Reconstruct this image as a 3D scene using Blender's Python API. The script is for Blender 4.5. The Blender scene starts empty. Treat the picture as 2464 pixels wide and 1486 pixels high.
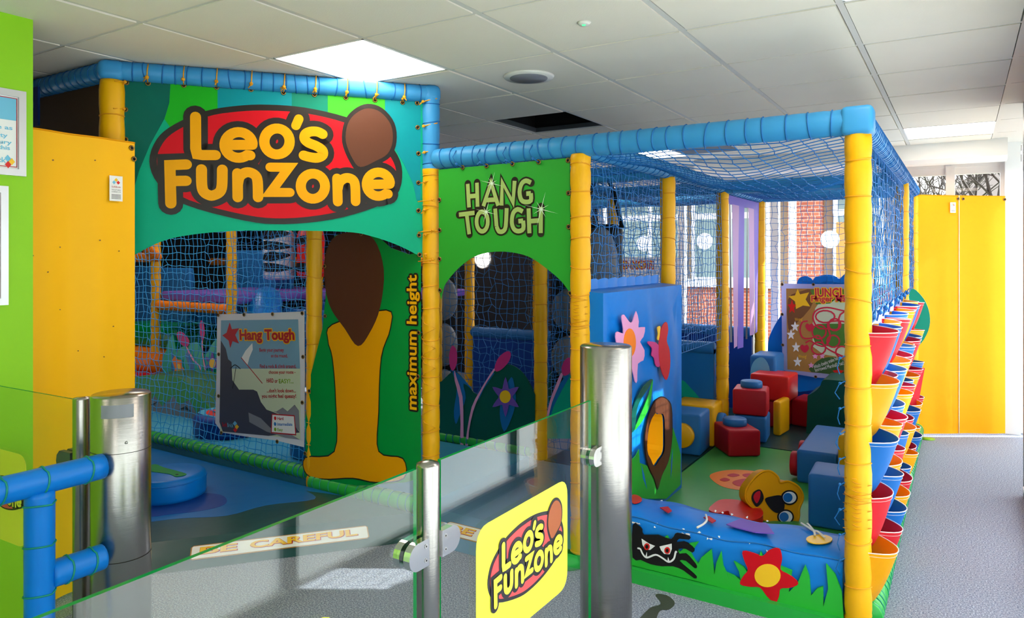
import bpy, bmesh, math, random
from mathutils import Vector, Matrix
from mathutils.geometry import tessellate_polygon
random.seed(7)
PI = math.pi
S = bpy.context.scene
COL = S.collection
# ------------------------------------------------------------------ camera, world, sun, exposure
FPX, HZ, CX0 = 1730.0, 612.0, 1232.0
CAM = Vector((0.347, -3.132, 1.5))
SN, CS = 0.5303, 0.8478
cd = bpy.data.cameras.new('camera'); cam = bpy.data.objects.new('camera', cd); COL.objects.link(cam)
cam.location = CAM; cam.rotation_euler = (PI/2, 0, math.atan2(SN, CS))
cd.sensor_fit = 'HORIZONTAL'; cd.sensor_width = 36.0; cd.lens = FPX/2464*36
cd.shift_y = -(743-HZ)/2464; cd.clip_start = 0.02; cd.clip_end = 200
S.camera = cam
w = bpy.data.worlds.new('sky'); S.world = w; w.use_nodes = True
wn = w.node_tree.nodes; wl = w.node_tree.links
bg = wn['Background']; bg.inputs['Strength'].default_value = 6.0
tc = wn.new('ShaderNodeTexCoord'); sep = wn.new('ShaderNodeSeparateXYZ'); rmp = wn.new('ShaderNodeValToRGB')
wl.new(tc.outputs['Generated'], sep.inputs[0]); wl.new(sep.outputs['Z'], rmp.inputs[0]); wl.new(rmp.outputs[0], bg.inputs['Color'])
rmp.color_ramp.elements[0].color = (1, .985, .97, 1); rmp.color_ramp.elements[1].color = (.78, .88, 1, 1)
SUNV = Vector((0.74, 0.45, 0.5)).normalized()
sd = bpy.data.lights.new('sun', 'SUN'); sd.energy = 10; sd.angle = 0.009; sd.color = (1, .95, .86)
sun = bpy.data.objects.new('sun', sd); COL.objects.link(sun)
sun.rotation_euler = SUNV.to_track_quat('Z', 'Y').to_euler(); sun.location = (6, 6, 8)
S.view_settings.view_transform = 'Standard'; S.view_settings.look = 'None'
S.view_settings.gamma = 1.0; S.view_settings.use_curve_mapping = False
S.view_settings.exposure = 0.28
LED = 8.5            # emission of the ceiling panels

# ------------------------------------------------------------------ materials
def lin(c):
    return tuple((x/255/12.92 if x/255 <= .04045 else ((x/255+.055)/1.055)**2.4) for x in c) + (1,)
M = {}
def mat(name, rgb, rough=.5, metal=0, spec=.5, bump=0, bscale=8, bstretch=(1, 1, 1), bdist=.01, vary=0, vscale=3, coat=0, trans=0, emit=None, es=0):
    m = bpy.data.materials.new(name); m.use_nodes = True; n = m.node_tree.nodes; l = m.node_tree.links
    b = n['Principled BSDF']; b.inputs['Base Color'].default_value = lin(rgb); b.inputs['Roughness'].default_value = rough
    b.inputs['Metallic'].default_value = metal; b.inputs['Specular IOR Level'].default_value = spec
    if coat: b.inputs['Coat Weight'].default_value = coat; b.inputs['Coat Roughness'].default_value = .2
    if emit: b.inputs['Emission Color'].default_value = lin(emit); b.inputs['Emission Strength'].default_value = es
    co = None
    if bump or vary:
        co = n.new('ShaderNodeTexCoord'); mp = n.new('ShaderNodeMapping'); l.new(co.outputs['Object'], mp.inputs[0])
        mp.inputs['Scale'].default_value = bstretch
    if bump:
        t = n.new('ShaderNodeTexNoise'); t.inputs['Scale'].default_value = bscale; t.inputs['Detail'].default_value = 3
        l.new(mp.outputs[0], t.inputs['Vector']); bp = n.new('ShaderNodeBump'); bp.inputs['Strength'].default_value = bump
        bp.inputs['Distance'].default_value = bdist; l.new(t.outputs[0], bp.inputs['Height']); l.new(bp.outputs[0], b.inputs['Normal'])
    if vary:
        t = n.new('ShaderNodeTexNoise'); t.inputs['Scale'].default_value = vscale; t.inputs['Detail'].default_value = 4
        l.new(co.outputs['Object'], t.inputs['Vector']); mx = n.new('ShaderNodeMix'); mx.data_type = 'RGBA'
        c = lin(rgb); mx.inputs[6].default_value = tuple(x*(1-vary) for x in c[:3])+(1,); mx.inputs[7].default_value = tuple(min(1, x*(1+vary)) for x in c[:3])+(1,)
        l.new(t.outputs[0], mx.inputs[0]); l.new(mx.outputs[2], b.inputs['Base Color'])
    if trans:   # thin cloth that lets light through
        tr = n.new('ShaderNodeBsdfTranslucent'); tr.inputs[0].default_value = lin(rgb); ms = n.new('ShaderNodeMixShader'); ms.inputs[0].default_value = trans
        l.new(b.outputs[0], ms.inputs[1]); l.new(tr.outputs[0], ms.inputs[2]); l.new(ms.outputs[0], n['Material Output'].inputs[0])
    M[name] = m; return m
def vinyl(name, rgb, rough=.42, bump=.35, bscale=5, spec=.3, **k): return mat(name, rgb, rough, spec=spec, bump=bump, bscale=bscale, bdist=.012, **k)
vinyl('yellow', (240, 176, 4)); vinyl('yellow_sheet', (255, 188, 0), .6, .5, 3.2); vinyl('yellow_cloth', (252, 188, 0), .6, .5, 3.2, trans=.4); vinyl('ochre', (232, 160, 0), spec=.15); vinyl('brown', (88, 48, 28))
vinyl('blue_pad', (56, 146, 206)); vinyl('blue_box', (6, 122, 214), .42, .8, 4); vinyl('sky_pad', (0, 120, 215), .35, .3); vinyl('blue_foam', (34, 108, 176), .5, .2)
vinyl('deep_blue', (14, 62, 150)); vinyl('light_blue', (72, 172, 215), .4, .3); vinyl('banner_green', (0, 168, 128), .5, .55, 4.5, spec=.15); vinyl('banner_dark', (0, 98, 84), .5, .55, 4.5, spec=.15)
vinyl('banner_bright', (26, 172, 30), .5, .55, 4.5, spec=.15); vinyl('banner_teal', (0, 142, 152), .5, .55, 4.5, spec=.15); vinyl('banner_mid', (0, 128, 104), .5, .55, 4.5, spec=.15)
vinyl('banner_lime', (60, 190, 40), .5, .55, 4.5, spec=.15); vinyl('logo_red', (204, 14, 30), .45, .5, 4.5, spec=.15); vinyl('logo_black', (34, 28, 26), .35, .5, 6)
vinyl('arch_green', (40, 160, 48), .45, .35, 4); vinyl('panel_green', (0, 146, 62), .3, .35, 4); vinyl('red_foam', (186, 14, 34), .5, .2); vinyl('bright_red', (222, 34, 28), .4, .3)
vinyl('green_pad', (38, 168, 66), .35, .3); vinyl('dark_green', (0, 84, 74), .35, .4, 4); vinyl('teal_leaf', (0, 168, 140), .35, .3); vinyl('mat_green', (62, 156, 70), .4, .3, 3)
vinyl('grass_green', (40, 176, 52), .4, .4, 4); vinyl('purple', (112, 78, 178), .5, .3); vinyl('lilac', (186, 150, 200), .55, .3, trans=.3); vinyl('violet', (122, 104, 200), .55, .3, trans=.3)
vinyl('orange', (250, 130, 14)); vinyl('pink', (232, 158, 206), .5, .3); vinyl('hot_pink', (206, 50, 130), .5, .3); vinyl('crimson', (204, 8, 34), .5, .3)
vinyl('mat_slate', (92, 138, 172), .6, .3); vinyl('mat_dark', (30, 74, 76), .3, .4, 3); vinyl('mat_blue', (24, 106, 180), .3, .45, 3); vinyl('white_vinyl', (225, 226, 232), .35, .5, 4); vinyl('pocket_back', (176, 178, 226), .5, .3, trans=.25)  # ramp mat blue is greyed, the barrier glass reflection put into its colour
vinyl('p_red', (226, 40, 56), .42, .4, 7, trans=.3); vinyl('p_blue', (24, 120, 210), .42, .4, 7, trans=.3); vinyl('p_yellow', (250, 184, 8), .42, .4, 7, trans=.3)
vinyl('black', (18, 16, 18), .4, .2); vinyl('grey_pad', (120, 124, 132), .4, .3); vinyl('dark_red', (140, 14, 30))
mat('cord_blue', (0, 104, 178), .6); mat('cord_yellow', (232, 158, 0), .6); mat('cord_green', (0, 140, 120), .6); mat('cord_white', (226, 224, 214), .7); mat('cord_orange', (230, 120, 20), .6)
mat('net_blue', (10, 118, 198), .55); mat('net_blue_lit', (46, 168, 238), .5); mat('brass', (150, 120, 70), .35, .9); mat('metal', (190, 190, 192), .3, 1); mat('chrome', (225, 225, 228), .16, 1)  # front net gets a lighter net blue, lamplight put into the colour
mat('white_paint', (232, 230, 224), .45); mat('frame_white', (238, 240, 240), .35); mat('frame_grey', (70, 76, 82), .4); mat('silver_frame', (205, 206, 210), .32, .6)
mat('tile', (236, 229, 215), .9, bump=.25, bscale=160, bdist=.002, vary=.03, vscale=4); mat('tbar', (214, 212, 206), .5); mat('void', (5, 5, 6), .9)
mat('wall_green', (142, 208, 0), .6, bump=.06, bscale=120, bdist=.002); mat('wall_white', (214, 212, 204), .8, vary=.03); mat('wall_dark', (26, 27, 32), .8); mat('wall_brown', (104, 76, 42), .7, vary=.08)
mat('sticker_yellow', (226, 226, 70), .35); mat('sticker_red', (226, 82, 84), .35); mat('sticker_black', (44, 40, 48), .35); mat('sticker_brown', (172, 92, 52), .4); mat('white', (240, 240, 240), .45)
mat('paper', (240, 240, 238), .5); mat('print_sky', (122, 168, 196), .4); mat('print_pale', (206, 218, 186), .4); mat('print_dark', (62, 64, 78), .4); mat('print_grey', (134, 136, 144), .4)
mat('print_red', (186, 22, 34), .4); mat('print_yellow', (250, 196, 20), .4); mat('print_lime', (130, 180, 20), .4); mat('print_blue', (20, 120, 200), .4); mat('print_cyan', (110, 190, 222), .4)
mat('print_brown', (122, 76, 36), .5); mat('print_tan', (178, 128, 60), .5); mat('print_leaf', (74, 128, 40), .5); mat('print_dkleaf', (50, 90, 40), .5); mat('print_crimson', (206, 30, 62), .5); mat('letter_green', (158, 186, 104), .4)
mat('star_white', (220, 240, 220), .4); mat('dot_white', (248, 250, 252), .5, trans=.85)
mat('brick', (186, 92, 64), .85, bump=.3, bscale=30); mat('cream', (176, 172, 156), .7); mat('soffit', (170, 158, 144), .7); mat('tarmac', (110, 108, 104), .9, vary=.15); mat('bark', (52, 44, 38), .9); mat('roof', (84, 76, 70), .9, bump=.3, bscale=30)
mat('window_dark', (120, 138, 138), .1); mat('curtain_tan', (150, 134, 114), .8); mat('lawn', (96, 138, 60), .9, vary=.25)
def node_mat(name):
    m = bpy.data.materials.new(name); m.use_nodes = True; n = m.node_tree.nodes; n.clear(); M[name] = m
    return m, n, m.node_tree.links, n.new('ShaderNodeOutputMaterial')
# window / barrier glass: clear sheet with a Fresnel reflection
def glass(name, tint, boost=1.0):
    m, n, l, o = node_mat(name)
    t = n.new('ShaderNodeBsdfTransparent'); t.inputs[0].default_value = tint; g = n.new('ShaderNodeBsdfGlossy'); g.inputs['Roughness'].default_value = .0
    f = n.new('ShaderNodeFresnel'); x = n.new('ShaderNodeMixShader'); ge = n.new('ShaderNodeNewGeometry'); io = n.new('ShaderNodeMix')
    io.inputs[2].default_value = boost; io.inputs[3].default_value = 1/boost; l.new(ge.outputs['Backfacing'], io.inputs[0]); l.new(io.outputs[0], f.inputs['IOR'])   # straight-through sheet: same reflectance on both faces
    l.new(f.outputs[0], x.inputs[0]); l.new(t.outputs[0], x.inputs[1]); l.new(g.outputs[0], x.inputs[2]); l.new(x.outputs[0], o.inputs[0])
glass('glass_clear', (.96, .985, .97, 1), 1.5); glass('glass_window', (.97, .98, .985, 1), 1.3)
mat('glass_edge', (0, 160, 76), .15, trans=.4)
m, n, l, o = node_mat('frosted'); d = n.new('ShaderNodeBsdfDiffuse'); d.inputs[0].default_value = (.8, .84, .84, 1); t = n.new('ShaderNodeBsdfTranslucent'); t.inputs[0].default_value = (.9, .94, .94, 1)
x = n.new('ShaderNodeMixShader'); x.inputs[0].default_value = .72; l.new(d.outputs[0], x.inputs[1]); l.new(t.outputs[0], x.inputs[2]); l.new(x.outputs[0], o.inputs[0])
m, n, l, o = node_mat('led'); e = n.new('ShaderNodeEmission'); e.inputs[0].default_value = (1, .86, .72, 1); e.inputs[1].default_value = LED; l.new(e.outputs[0], o.inputs[0])
m, n, l, o = node_mat('lamp_glow'); e = n.new('ShaderNodeEmission'); e.inputs[0].default_value = (1, .92, .8, 1); e.inputs[1].default_value = 3; l.new(e.outputs[0], o.inputs[0])
m, n, l, o = node_mat('led_green'); e = n.new('ShaderNodeEmission'); e.inputs[0].default_value = (.1, 1, .3, 1); e.inputs[1].default_value = 1.5; l.new(e.outputs[0], o.inputs[0])
# brushed steel
b = mat('steel', (172, 168, 164), .22, 1); n = b.node_tree.nodes; l = b.node_tree.links; p = n['Principled BSDF']
co = n.new('ShaderNodeTexCoord'); mp = n.new('ShaderNodeMapping'); mp.inputs['Scale'].default_value = (1, 1, 220); l.new(co.outputs['Object'], mp.inputs[0])
t = n.new('ShaderNodeTexNoise'); t.inputs['Scale'].default_value = 6; l.new(mp.outputs[0], t.inputs['Vector']); bp = n.new('ShaderNodeBump'); bp.inputs['Strength'].default_value = .12; bp.inputs['Distance'].default_value = .002
l.new(t.outputs[0], bp.inputs['Height']); l.new(bp.outputs[0], p.inputs['Normal'])
# carpet: blue-grey flecks
b = mat('carpet', (150, 158, 170), .95, spec=.1); n = b.node_tree.nodes; l = b.node_tree.links; p = n['Principled BSDF']
co = n.new('ShaderNodeTexCoord'); t = n.new('ShaderNodeTexNoise'); t.inputs['Scale'].default_value = 150; t.inputs['Detail'].default_value = 5; t.inputs['Roughness'].default_value = .75
l.new(co.outputs['Object'], t.inputs['Vector']); r = n.new('ShaderNodeValToRGB'); l.new(t.outputs[0], r.inputs[0]); cr = r.color_ramp
cr.elements[0].position = .36; cr.elements[0].color = lin((74, 84, 104)); cr.elements[1].position = .64; cr.elements[1].color = lin((204, 210, 220))
for q, c in ((.46, (122, 136, 160)), (.5, (150, 144, 146)), (.54, (146, 160, 184))):
    e = cr.elements.new(q); e.color = lin(c)
l.new(r.outputs[0], p.inputs['Base Color']); bp = n.new('ShaderNodeBump'); bp.inputs['Strength'].default_value = .5; bp.inputs['Distance'].default_value = .003; l.new(t.outputs[0], bp.inputs['Height']); l.new(bp.outputs[0], p.inputs['Normal'])
mat('carpet_wet', (62, 66, 58), .6, bump=.5, bscale=150, bdist=.003)
# brickwork for the building outside (too far to tell the bricks apart)
b = M['brick']; n = b.node_tree.nodes; l = b.node_tree.links; p = n['Principled BSDF']; co = n.new('ShaderNodeTexCoord'); mp = n.new('ShaderNodeMapping'); mp.inputs['Rotation'].default_value = (PI/2, 0, 0)
l.new(co.outputs['Object'], mp.inputs[0]); t = n.new('ShaderNodeTexBrick'); l.new(mp.outputs[0], t.inputs['Vector']); t.inputs['Scale'].default_value = 4.4
t.inputs['Color1'].default_value = lin((176, 100, 72)); t.inputs['Color2'].default_value = lin((156, 80, 58)); t.inputs['Mortar'].default_value = lin((180, 164, 150)); l.new(t.outputs[0], p.inputs['Base Color'])

# ------------------------------------------------------------------ mesh helpers
class MB:
    def __init__(s): s.v = []; s.f = []; s.m = []; s.sm = []
    def add(s, vs, fs, m=0, smooth=False):
        k = len(s.v); s.v += [tuple(p) for p in vs]; s.f += [tuple(i+k for i in f) for f in fs]; s.m += [m]*len(fs); s.sm += [smooth]*len(fs); return s
    def box(s, x0, x1, y0, y1, z0, z1, m=0):
        return s.add([(x, y, z) for z in (z0, z1) for y in (y0, y1) for x in (x0, x1)], [(0, 2, 3, 1), (4, 5, 7, 6), (0, 1, 5, 4), (2, 6, 7, 3), (0, 4, 6, 2), (1, 3, 7, 5)], m)
    def tube(s, path, r, n=6, closed=False, m=0, caps=True):
        P = [Vector(p) for p in path]; k = len(P)
        R = r if isinstance(r, (list, tuple)) else [r]*k
        vs = []; pu = None
        for i in range(k):
            a = P[(i-1) % k] if (closed or i) else P[i]; b = P[(i+1) % k] if (closed or i < k-1) else P[i]
            t = (b-a); t = t.normalized() if t.length > 1e-9 else Vector((0, 0, 1))
            if pu is None: pu = t.orthogonal().normalized()
            u = pu - t*pu.dot(t); u = u.normalized() if u.length > 1e-6 else t.orthogonal().normalized(); pu = u; q = t.cross(u)
            for j in range(n):
                an = 2*PI*j/n; vs.append(P[i] + (u*math.cos(an)+q*math.sin(an))*R[i])
        fs = []
        for i in range(k if closed else k-1):
            i2 = (i+1) % k
            for j in range(n): fs.append((i*n+j, i*n+(j+1) % n, i2*n+(j+1) % n, i2*n+j))
        if caps and not closed: fs += [tuple(range(n-1, -1, -1)), tuple((k-1)*n+j for j in range(n))]
        return s.add(vs, fs, m, True)
    def lathe(s, prof, n=24, c=(0, 0, 0), m=0, smooth=True):
        vs = []; fs = []
        for r, z in prof:
            for j in range(n): a = 2*PI*j/n; vs.append((c[0]+r*math.cos(a), c[1]+r*math.sin(a), c[2]+z))
        for i in range(len(prof)-1):
            for j in range(n): fs.append((i*n+j, i*n+(j+1) % n, (i+1)*n+(j+1) % n, (i+1)*n+j))
        fs += [tuple(range(n-1, -1, -1)), tuple((len(prof)-1)*n+j for j in range(n))]
        return s.add(vs, fs, m, smooth)
    def grid(s, fn, nu, nv, m=0, smooth=True):
        vs = [fn(i/nu, j/nv) for j in range(nv+1) for i in range(nu+1)]
        return s.add(vs, [(j*(nu+1)+i, j*(nu+1)+i+1, (j+1)*(nu+1)+i+1, (j+1)*(nu+1)+i) for j in range(nv) for i in range(nu)], m, smooth)
    def tris(s): return sum(len(f)-2 for f in s.f)
    def mesh(s, name, mats):
        me = bpy.data.meshes.new(name); me.from_pydata(s.v, [], s.f); me.polygons.foreach_set('material_index', s.m); me.polygons.foreach_set('use_smooth', s.sm)
        for x in (mats if isinstance(mats, (list, tuple)) else [mats]): me.materials.append(M[x])
        me.update(); return me
    def build(s, name, mats, parent=None, loc=None, rot=None, auto=None):
        me = s.mesh(name, mats); o = bpy.data.objects.new(name, me); COL.objects.link(o)
        if loc: o.location = loc
        if rot: o.rotation_euler = rot
        return adopt(o, parent)
def wmat(o): return (wmat(o.parent) @ o.matrix_parent_inverse if o.parent else Matrix()) @ o.matrix_basis
def adopt(o, p):          # make o a part of p, keeping where it stands
    if p: o.parent = p; o.matrix_parent_inverse = wmat(p).inverted()
    return o
def inst(name, me, parent=None, loc=(0, 0, 0), rot=(0, 0, 0), scale=None):
    o = bpy.data.objects.new(name, me); COL.objects.link(o); o.location = loc; o.rotation_euler = rot
    if scale: o.scale = scale
    return adopt(o, parent)
def tag(o, label, cat, group=None, kind=None):
    o['label'] = label; o['category'] = cat
    if group: o['group'] = group
    if kind: o['kind'] = kind
    return o
def thing(name, label, cat, loc=(0, 0, 0), group=None, rz=0):
    o = bpy.data.objects.new(name, None); COL.objects.link(o); o.location = loc; o.rotation_euler = (0, 0, rz); o.empty_display_size = .1
    return tag(o, label, cat, group)
def struct(o, label=None):
    o['kind'] = 'structure'
    if label: o['label'] = label
    return o
def rbox(sx, sy, sz, r=.02, seg=3):      # soft-edged box mesh standing on z = 0
    bm = bmesh.new(); bmesh.ops.create_cube(bm, size=1)
    for v in bm.verts: v.co = Vector((v.co.x*sx, v.co.y*sy, (v.co.z+.5)*sz))
    bmesh.ops.bevel(bm, geom=bm.edges[:], offset=r, segments=seg, affect='EDGES', profile=.5)
    mb = MB(); mb.add([v.co[:] for v in bm.verts], [tuple(v.index for v in f.verts) for f in bm.faces], 0, True); bm.free(); return mb
# ---- a flat working plane in the place: origin, right axis, up axis, normal towards the room
class Fr:
    def __init__(s, o, e1, e2=(0, 0, 1)):
        s.o = Vector(o); s.e1 = Vector(e1).normalized(); s.e2 = Vector(e2).normalized(); s.n = s.e1.cross(s.e2)
    def pt(s, a, b, off=0): return s.o + s.e1*a + s.e2*b + s.n*off
    def px(s, x, y):        # where the photo's pixel falls on this plane
        X = (x-CX0)/FPX; r = Vector((X*CS-SN, X*SN+CS, (HZ-y)/FPX)); k = (s.o-CAM).dot(s.n)/r.dot(s.n); q = CAM + r*k - s.o
        return (q.dot(s.e1), q.dot(s.e2))
    def pxs(s, L): return [s.px(*p) for p in L]
def flat(mb, fr, pts, off, th=.002, m=0, back=False):
    P = [Vector((p[0], p[1], 0)) for p in pts]; k = len(P)
    ar = sum(P[i].x*P[(i+1) % k].y-P[(i+1) % k].x*P[i].y for i in range(k))
    if ar < 0: P.reverse()
    T = tessellate_polygon([P]); fs = []
    for t in T:
        a, b, c = (P[i] for i in t); cr = (b-a).cross(c-a).z
        fs.append(tuple(t) if cr > 0 else tuple(reversed(t)))
    vs = [fr.pt(p.x, p.y, off) for p in P] + [fr.pt(p.x, p.y, off-th) for p in P]
    fs += [(i, k+i, k+(i+1) % k, (i+1) % k) for i in range(k)]
    if back: fs += [tuple(k+i for i in reversed(f)) for f in fs[:len(T)]]
    return mb.add(vs, fs, m)
def spl(pts, n=6, closed=True):
    k = len(pts); out = []
    for i in range(k if closed else k-1):
        g = (lambda j: pts[j % k]) if closed else (lambda j: pts[max(0, min(k-1, j))])
        p0, p1, p2, p3 = g(i-1), g(i), g(i+1), g(i+2)
        for q in range(n):
            t = q/n
            out.append(tuple(.5*(2*p1[d]+(p2[d]-p0[d])*t+(2*p0[d]-5*p1[d]+4*p2[d]-p3[d])*t*t+(3*p1[d]-p0[d]-3*p2[d]+p3[d])*t**3) for d in range(len(p1))))
    if not closed: out.append(tuple(pts[-1]))
    return out
def ell(cx, cy, rx, ry, n=28, a0=0, a1=360, rot=0):
    o = []; full = abs(a1-a0) >= 360
    for i in range(n if full else n+1):
        a = math.radians(a0+(a1-a0)*i/n); x, y = rx*math.cos(a), ry*math.sin(a); c, q = math.cos(rot), math.sin(rot)
        o.append((cx+x*c-y*q, cy+x*q+y*c))
    return o
SEQ = [0]
def stroke(mb, fr, pts, w, off, m=0, closed=False, flatcap=False):     # one ribbon of width w lying on the plane, mitred at its corners
    P = [Vector((p[0], p[1])) for p in pts]; Q = [P[0]]
    for p in P[1:]:
        if (p-Q[-1]).length > 1e-5: Q.append(p)
    if closed and (Q[0]-Q[-1]).length < 1e-5: Q.pop()
    P = Q; k = len(P); h = w/2; SEQ[0] = (SEQ[0]+1) % 9; off += SEQ[0]*6e-5; Lf = []; Rt = []
    for i in range(k):
        a = P[i-1] if (closed or i) else None; b = P[(i+1) % k] if (closed or i < k-1) else None
        d1 = (P[i]-a).normalized() if a is not None else None; d2 = (b-P[i]).normalized() if b is not None else None
        d1 = d1 or d2; d2 = d2 or d1; n1 = Vector((-d1.y, d1.x)); n2 = Vector((-d2.y, d2.x)); mm = n1+n2
        mm = mm.normalized() if mm.length > .2 else n1; k_ = h/max(.42, mm.dot(n1)); Lf.append(P[i]+mm*k_); Rt.append(P[i]-mm*k_)
    vs = [fr.pt(p.x, p.y, off) for p in Rt]+[fr.pt(p.x, p.y, off) for p in Lf]
    fs = [(i, (i+1) % k, k+(i+1) % k, k+i) for i in range(k if closed else k-1)]
    mb.add(vs, fs, m)
    if not closed and not flatcap:
        for e, d in ((0, P[0]-P[1]), (k-1, P[-1]-P[-2])):
            an = math.atan2(d.y, d.x); mb.add([fr.pt(P[e].x+h*math.cos(an-PI/2+PI*j/8), P[e].y+h*math.sin(an-PI/2+PI*j/8), off) for j in range(9)], [tuple(range(9))], m)
_txt = {}
def text2d(s, bold=0.0):
    k = (s, bold)
    if k in _txt: return _txt[k]
    cu = bpy.data.curves.new('lettering', 'FONT'); cu.body = s; cu.size = 1; cu.offset = bold; cu.resolution_u = 3; cu.fill_mode = 'FRONT'
    o = bpy.data.objects.new('lettering', cu); COL.objects.link(o); dg = bpy.context.evaluated_depsgraph_get(); me = o.evaluated_get(dg).to_mesh()
    vs = [(v.co.x, v.co.y) for v in me.vertices]; fs = [tuple(p.vertices) for p in me.polygons]; o.evaluated_get(dg).to_mesh_clear()
    bpy.data.objects.remove(o); bpy.data.curves.remove(cu); _txt[k] = (vs, fs); return vs, fs
def text(mb, fr, s, p0, p1, h, off, m=0, bold=0.0, ref=None):     # p0, p1: the ends of the baseline on the plane; h: cap height
    vs, fs = text2d(s, bold); v0, _ = text2d(s, 0.0)
    if not vs: return
    x0 = min(v[0] for v in v0); x1 = max(v[0] for v in v0); dx, dy = p1[0]-p0[0], p1[1]-p0[1]; L = math.hypot(dx, dy); ex, ey = dx/L, dy/L
    kx = L/(x1-x0); ky = h/.73
    mb.add([fr.pt(p0[0]+(x-x0)*kx*ex-y*ky*ey, p0[1]+(x-x0)*kx*ey+y*ky*ex, off) for x, y in vs], fs, m)
def halo(mb, fr, s, p0, p1, h, off, dist, m=0, n=12, bold=0.02):     # thick printed outline round a line of words
    for j in range(n):
        dx, dy = dist*math.cos(2*PI*j/n), dist*math.sin(2*PI*j/n); text(mb, fr, s, (p0[0]+dx, p0[1]+dy), (p1[0]+dx, p1[1]+dy), h, off+j*5e-5, m, bold)
# ---- padded tubes with cord wraps
def pad(name, p0, p1, r, mats, cord, parent, step=.11, seed=0, n=16, pinch=.06, cr=.003, ends=True, tilt=.25, label=None):
    rnd = random.Random(seed); a = Vector(p0); b = Vector(p1); L = (b-a).length; t = (b-a).normalized(); W = []; x = step*.5
    while x < L-.03: W.append(x); x += step*rnd.uniform(.72, 1.3)
    prof = []
    for i in range(len(W)+1):
        x0 = W[i-1] if i else 0; x1 = W[i] if i < len(W) else L
        for q in (0, .12, .3, .7, .88):
            prof.append((x0+(x1-x0)*q, r*(1-pinch*(1-min(1, q/.3)))*rnd.uniform(.993, 1.007) if q < .5 else r*(1-pinch*max(0, (q-.7)/.3))))
    prof.append((L, r*(1-pinch)))
    prof[0] = (0, r*.96)
    mb = MB(); mb.tube([a+t*x for x, _ in prof], [q for _, q in prof], n)
    o = mb.build(name, mats, parent)
    if cord:
        c = MB(); u = t.orthogonal().normalized(); v = t.cross(u)
        for x in W:
            ph = rnd.uniform(0, 6.28); tl = rnd.uniform(-tilt, tilt)*r
            R = r*(1-pinch)+cr*.7
            c.tube([a+t*(x+tl*math.cos(2*PI*j/14+ph))+u*R*math.cos(2*PI*j/14)+v*R*math.sin(2*PI*j/14) for j in range(14)], cr, 4, closed=True)
        c.build('cord_wrap', cord, o)['kind'] = 'stuff'
    if label: o['label'] = label
    return o
def net(name, fn, L1, L2, label, parent=None, sp=.05, jit=.006, r=.0024, seed=1, matn='net_blue', sub=2):
    rnd = random.Random(seed); n1 = max(2, int(L1/sp)); n2 = max(2, int(L2/sp)); mb = MB()
    J = [[(rnd.gauss(0, jit), rnd.gauss(0, jit), rnd.gauss(0, jit*.6)) for _ in range(n2+1)] for _ in range(n1+1)]
    def nd(i, j):
        a, b, c = J[i][j]; k = 0 if i in (0, n1) or j in (0, n2) else 1
        return fn(i/n1*L1+a*k, j/n2*L2+b*k) + Vector((c, c, 0))*k
    G = [[nd(i, j) for j in range(n2+1)] for i in range(n1+1)]
    for i in range(n1+1): mb.tube([G[i][j] for j in range(n2+1)], r, 3, caps=False)
    for j in range(n2+1): mb.tube([G[i][j] for i in range(n1+1)], r, 3, caps=False)
    o = mb.build(name, matn, parent)
    return tag(o, label, 'net') if label else o
RED_EY = None
def eyelet_mesh():
    global RED_EY
    if RED_EY is None:
        mb = MB(); mb.tube([(.010*math.cos(a), 0, .010*math.sin(a)) for a in [2*PI*j/12 for j in range(12)]], .0035, 5, closed=True); mb.lathe([(.007, 0), (.007, .001)], 10, m=1)
        # lay the dark hole disc flat against the sheet
        k = len(mb.v)-20
        for i in range(k, len(mb.v)): x, y, z = mb.v[i]; mb.v[i] = (x, -z, y)
        RED_EY = mb.mesh('eyelet', ['brass', 'black'])
    return RED_EY
def eyelets(fr, pts, parent, off=.003):
    rz = math.atan2(fr.e1.y, fr.e1.x)
    for p in pts: inst('eyelet', eyelet_mesh(), parent, fr.pt(p[0], p[1], off), (0, 0, rz))
def tie(parent, a, b, c, cord='cord_yellow', r=.003, name='cord_tie'):
    mb = MB(); a, b = Vector(a), Vector(b); mid = (a+b)/2 + Vector(c)
    mb.tube([a, mid, b], r, 5); mb.lathe([(.001, -.008), (.008, -.004), (.009, .003), (.002, .009)], 8, b); rnd = random.Random(int(abs(a.x*977+a.z*131)))
    for k in range(2): mb.tube([b, b+Vector((rnd.uniform(-.02, .02), -.008, -rnd.uniform(.0, .02)))], r*.9, 4)
    return mb.build(name, cord, parent)
# ================================================================== THE SETTING
CZ = 2.44                                            # ceiling height
UL = [-2.45+.603*k for k in range(-6, 6)]            # ceiling grid lines
VL = [-.84+.628*k for k in range(-4, 9)]
mb = MB(); mb.box(-9.2, 1.25, -6.6, 4.4, -.1, 0); fl = struct(mb.build('floor', 'carpet'), 'blue-grey flecked carpet floor')
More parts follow.
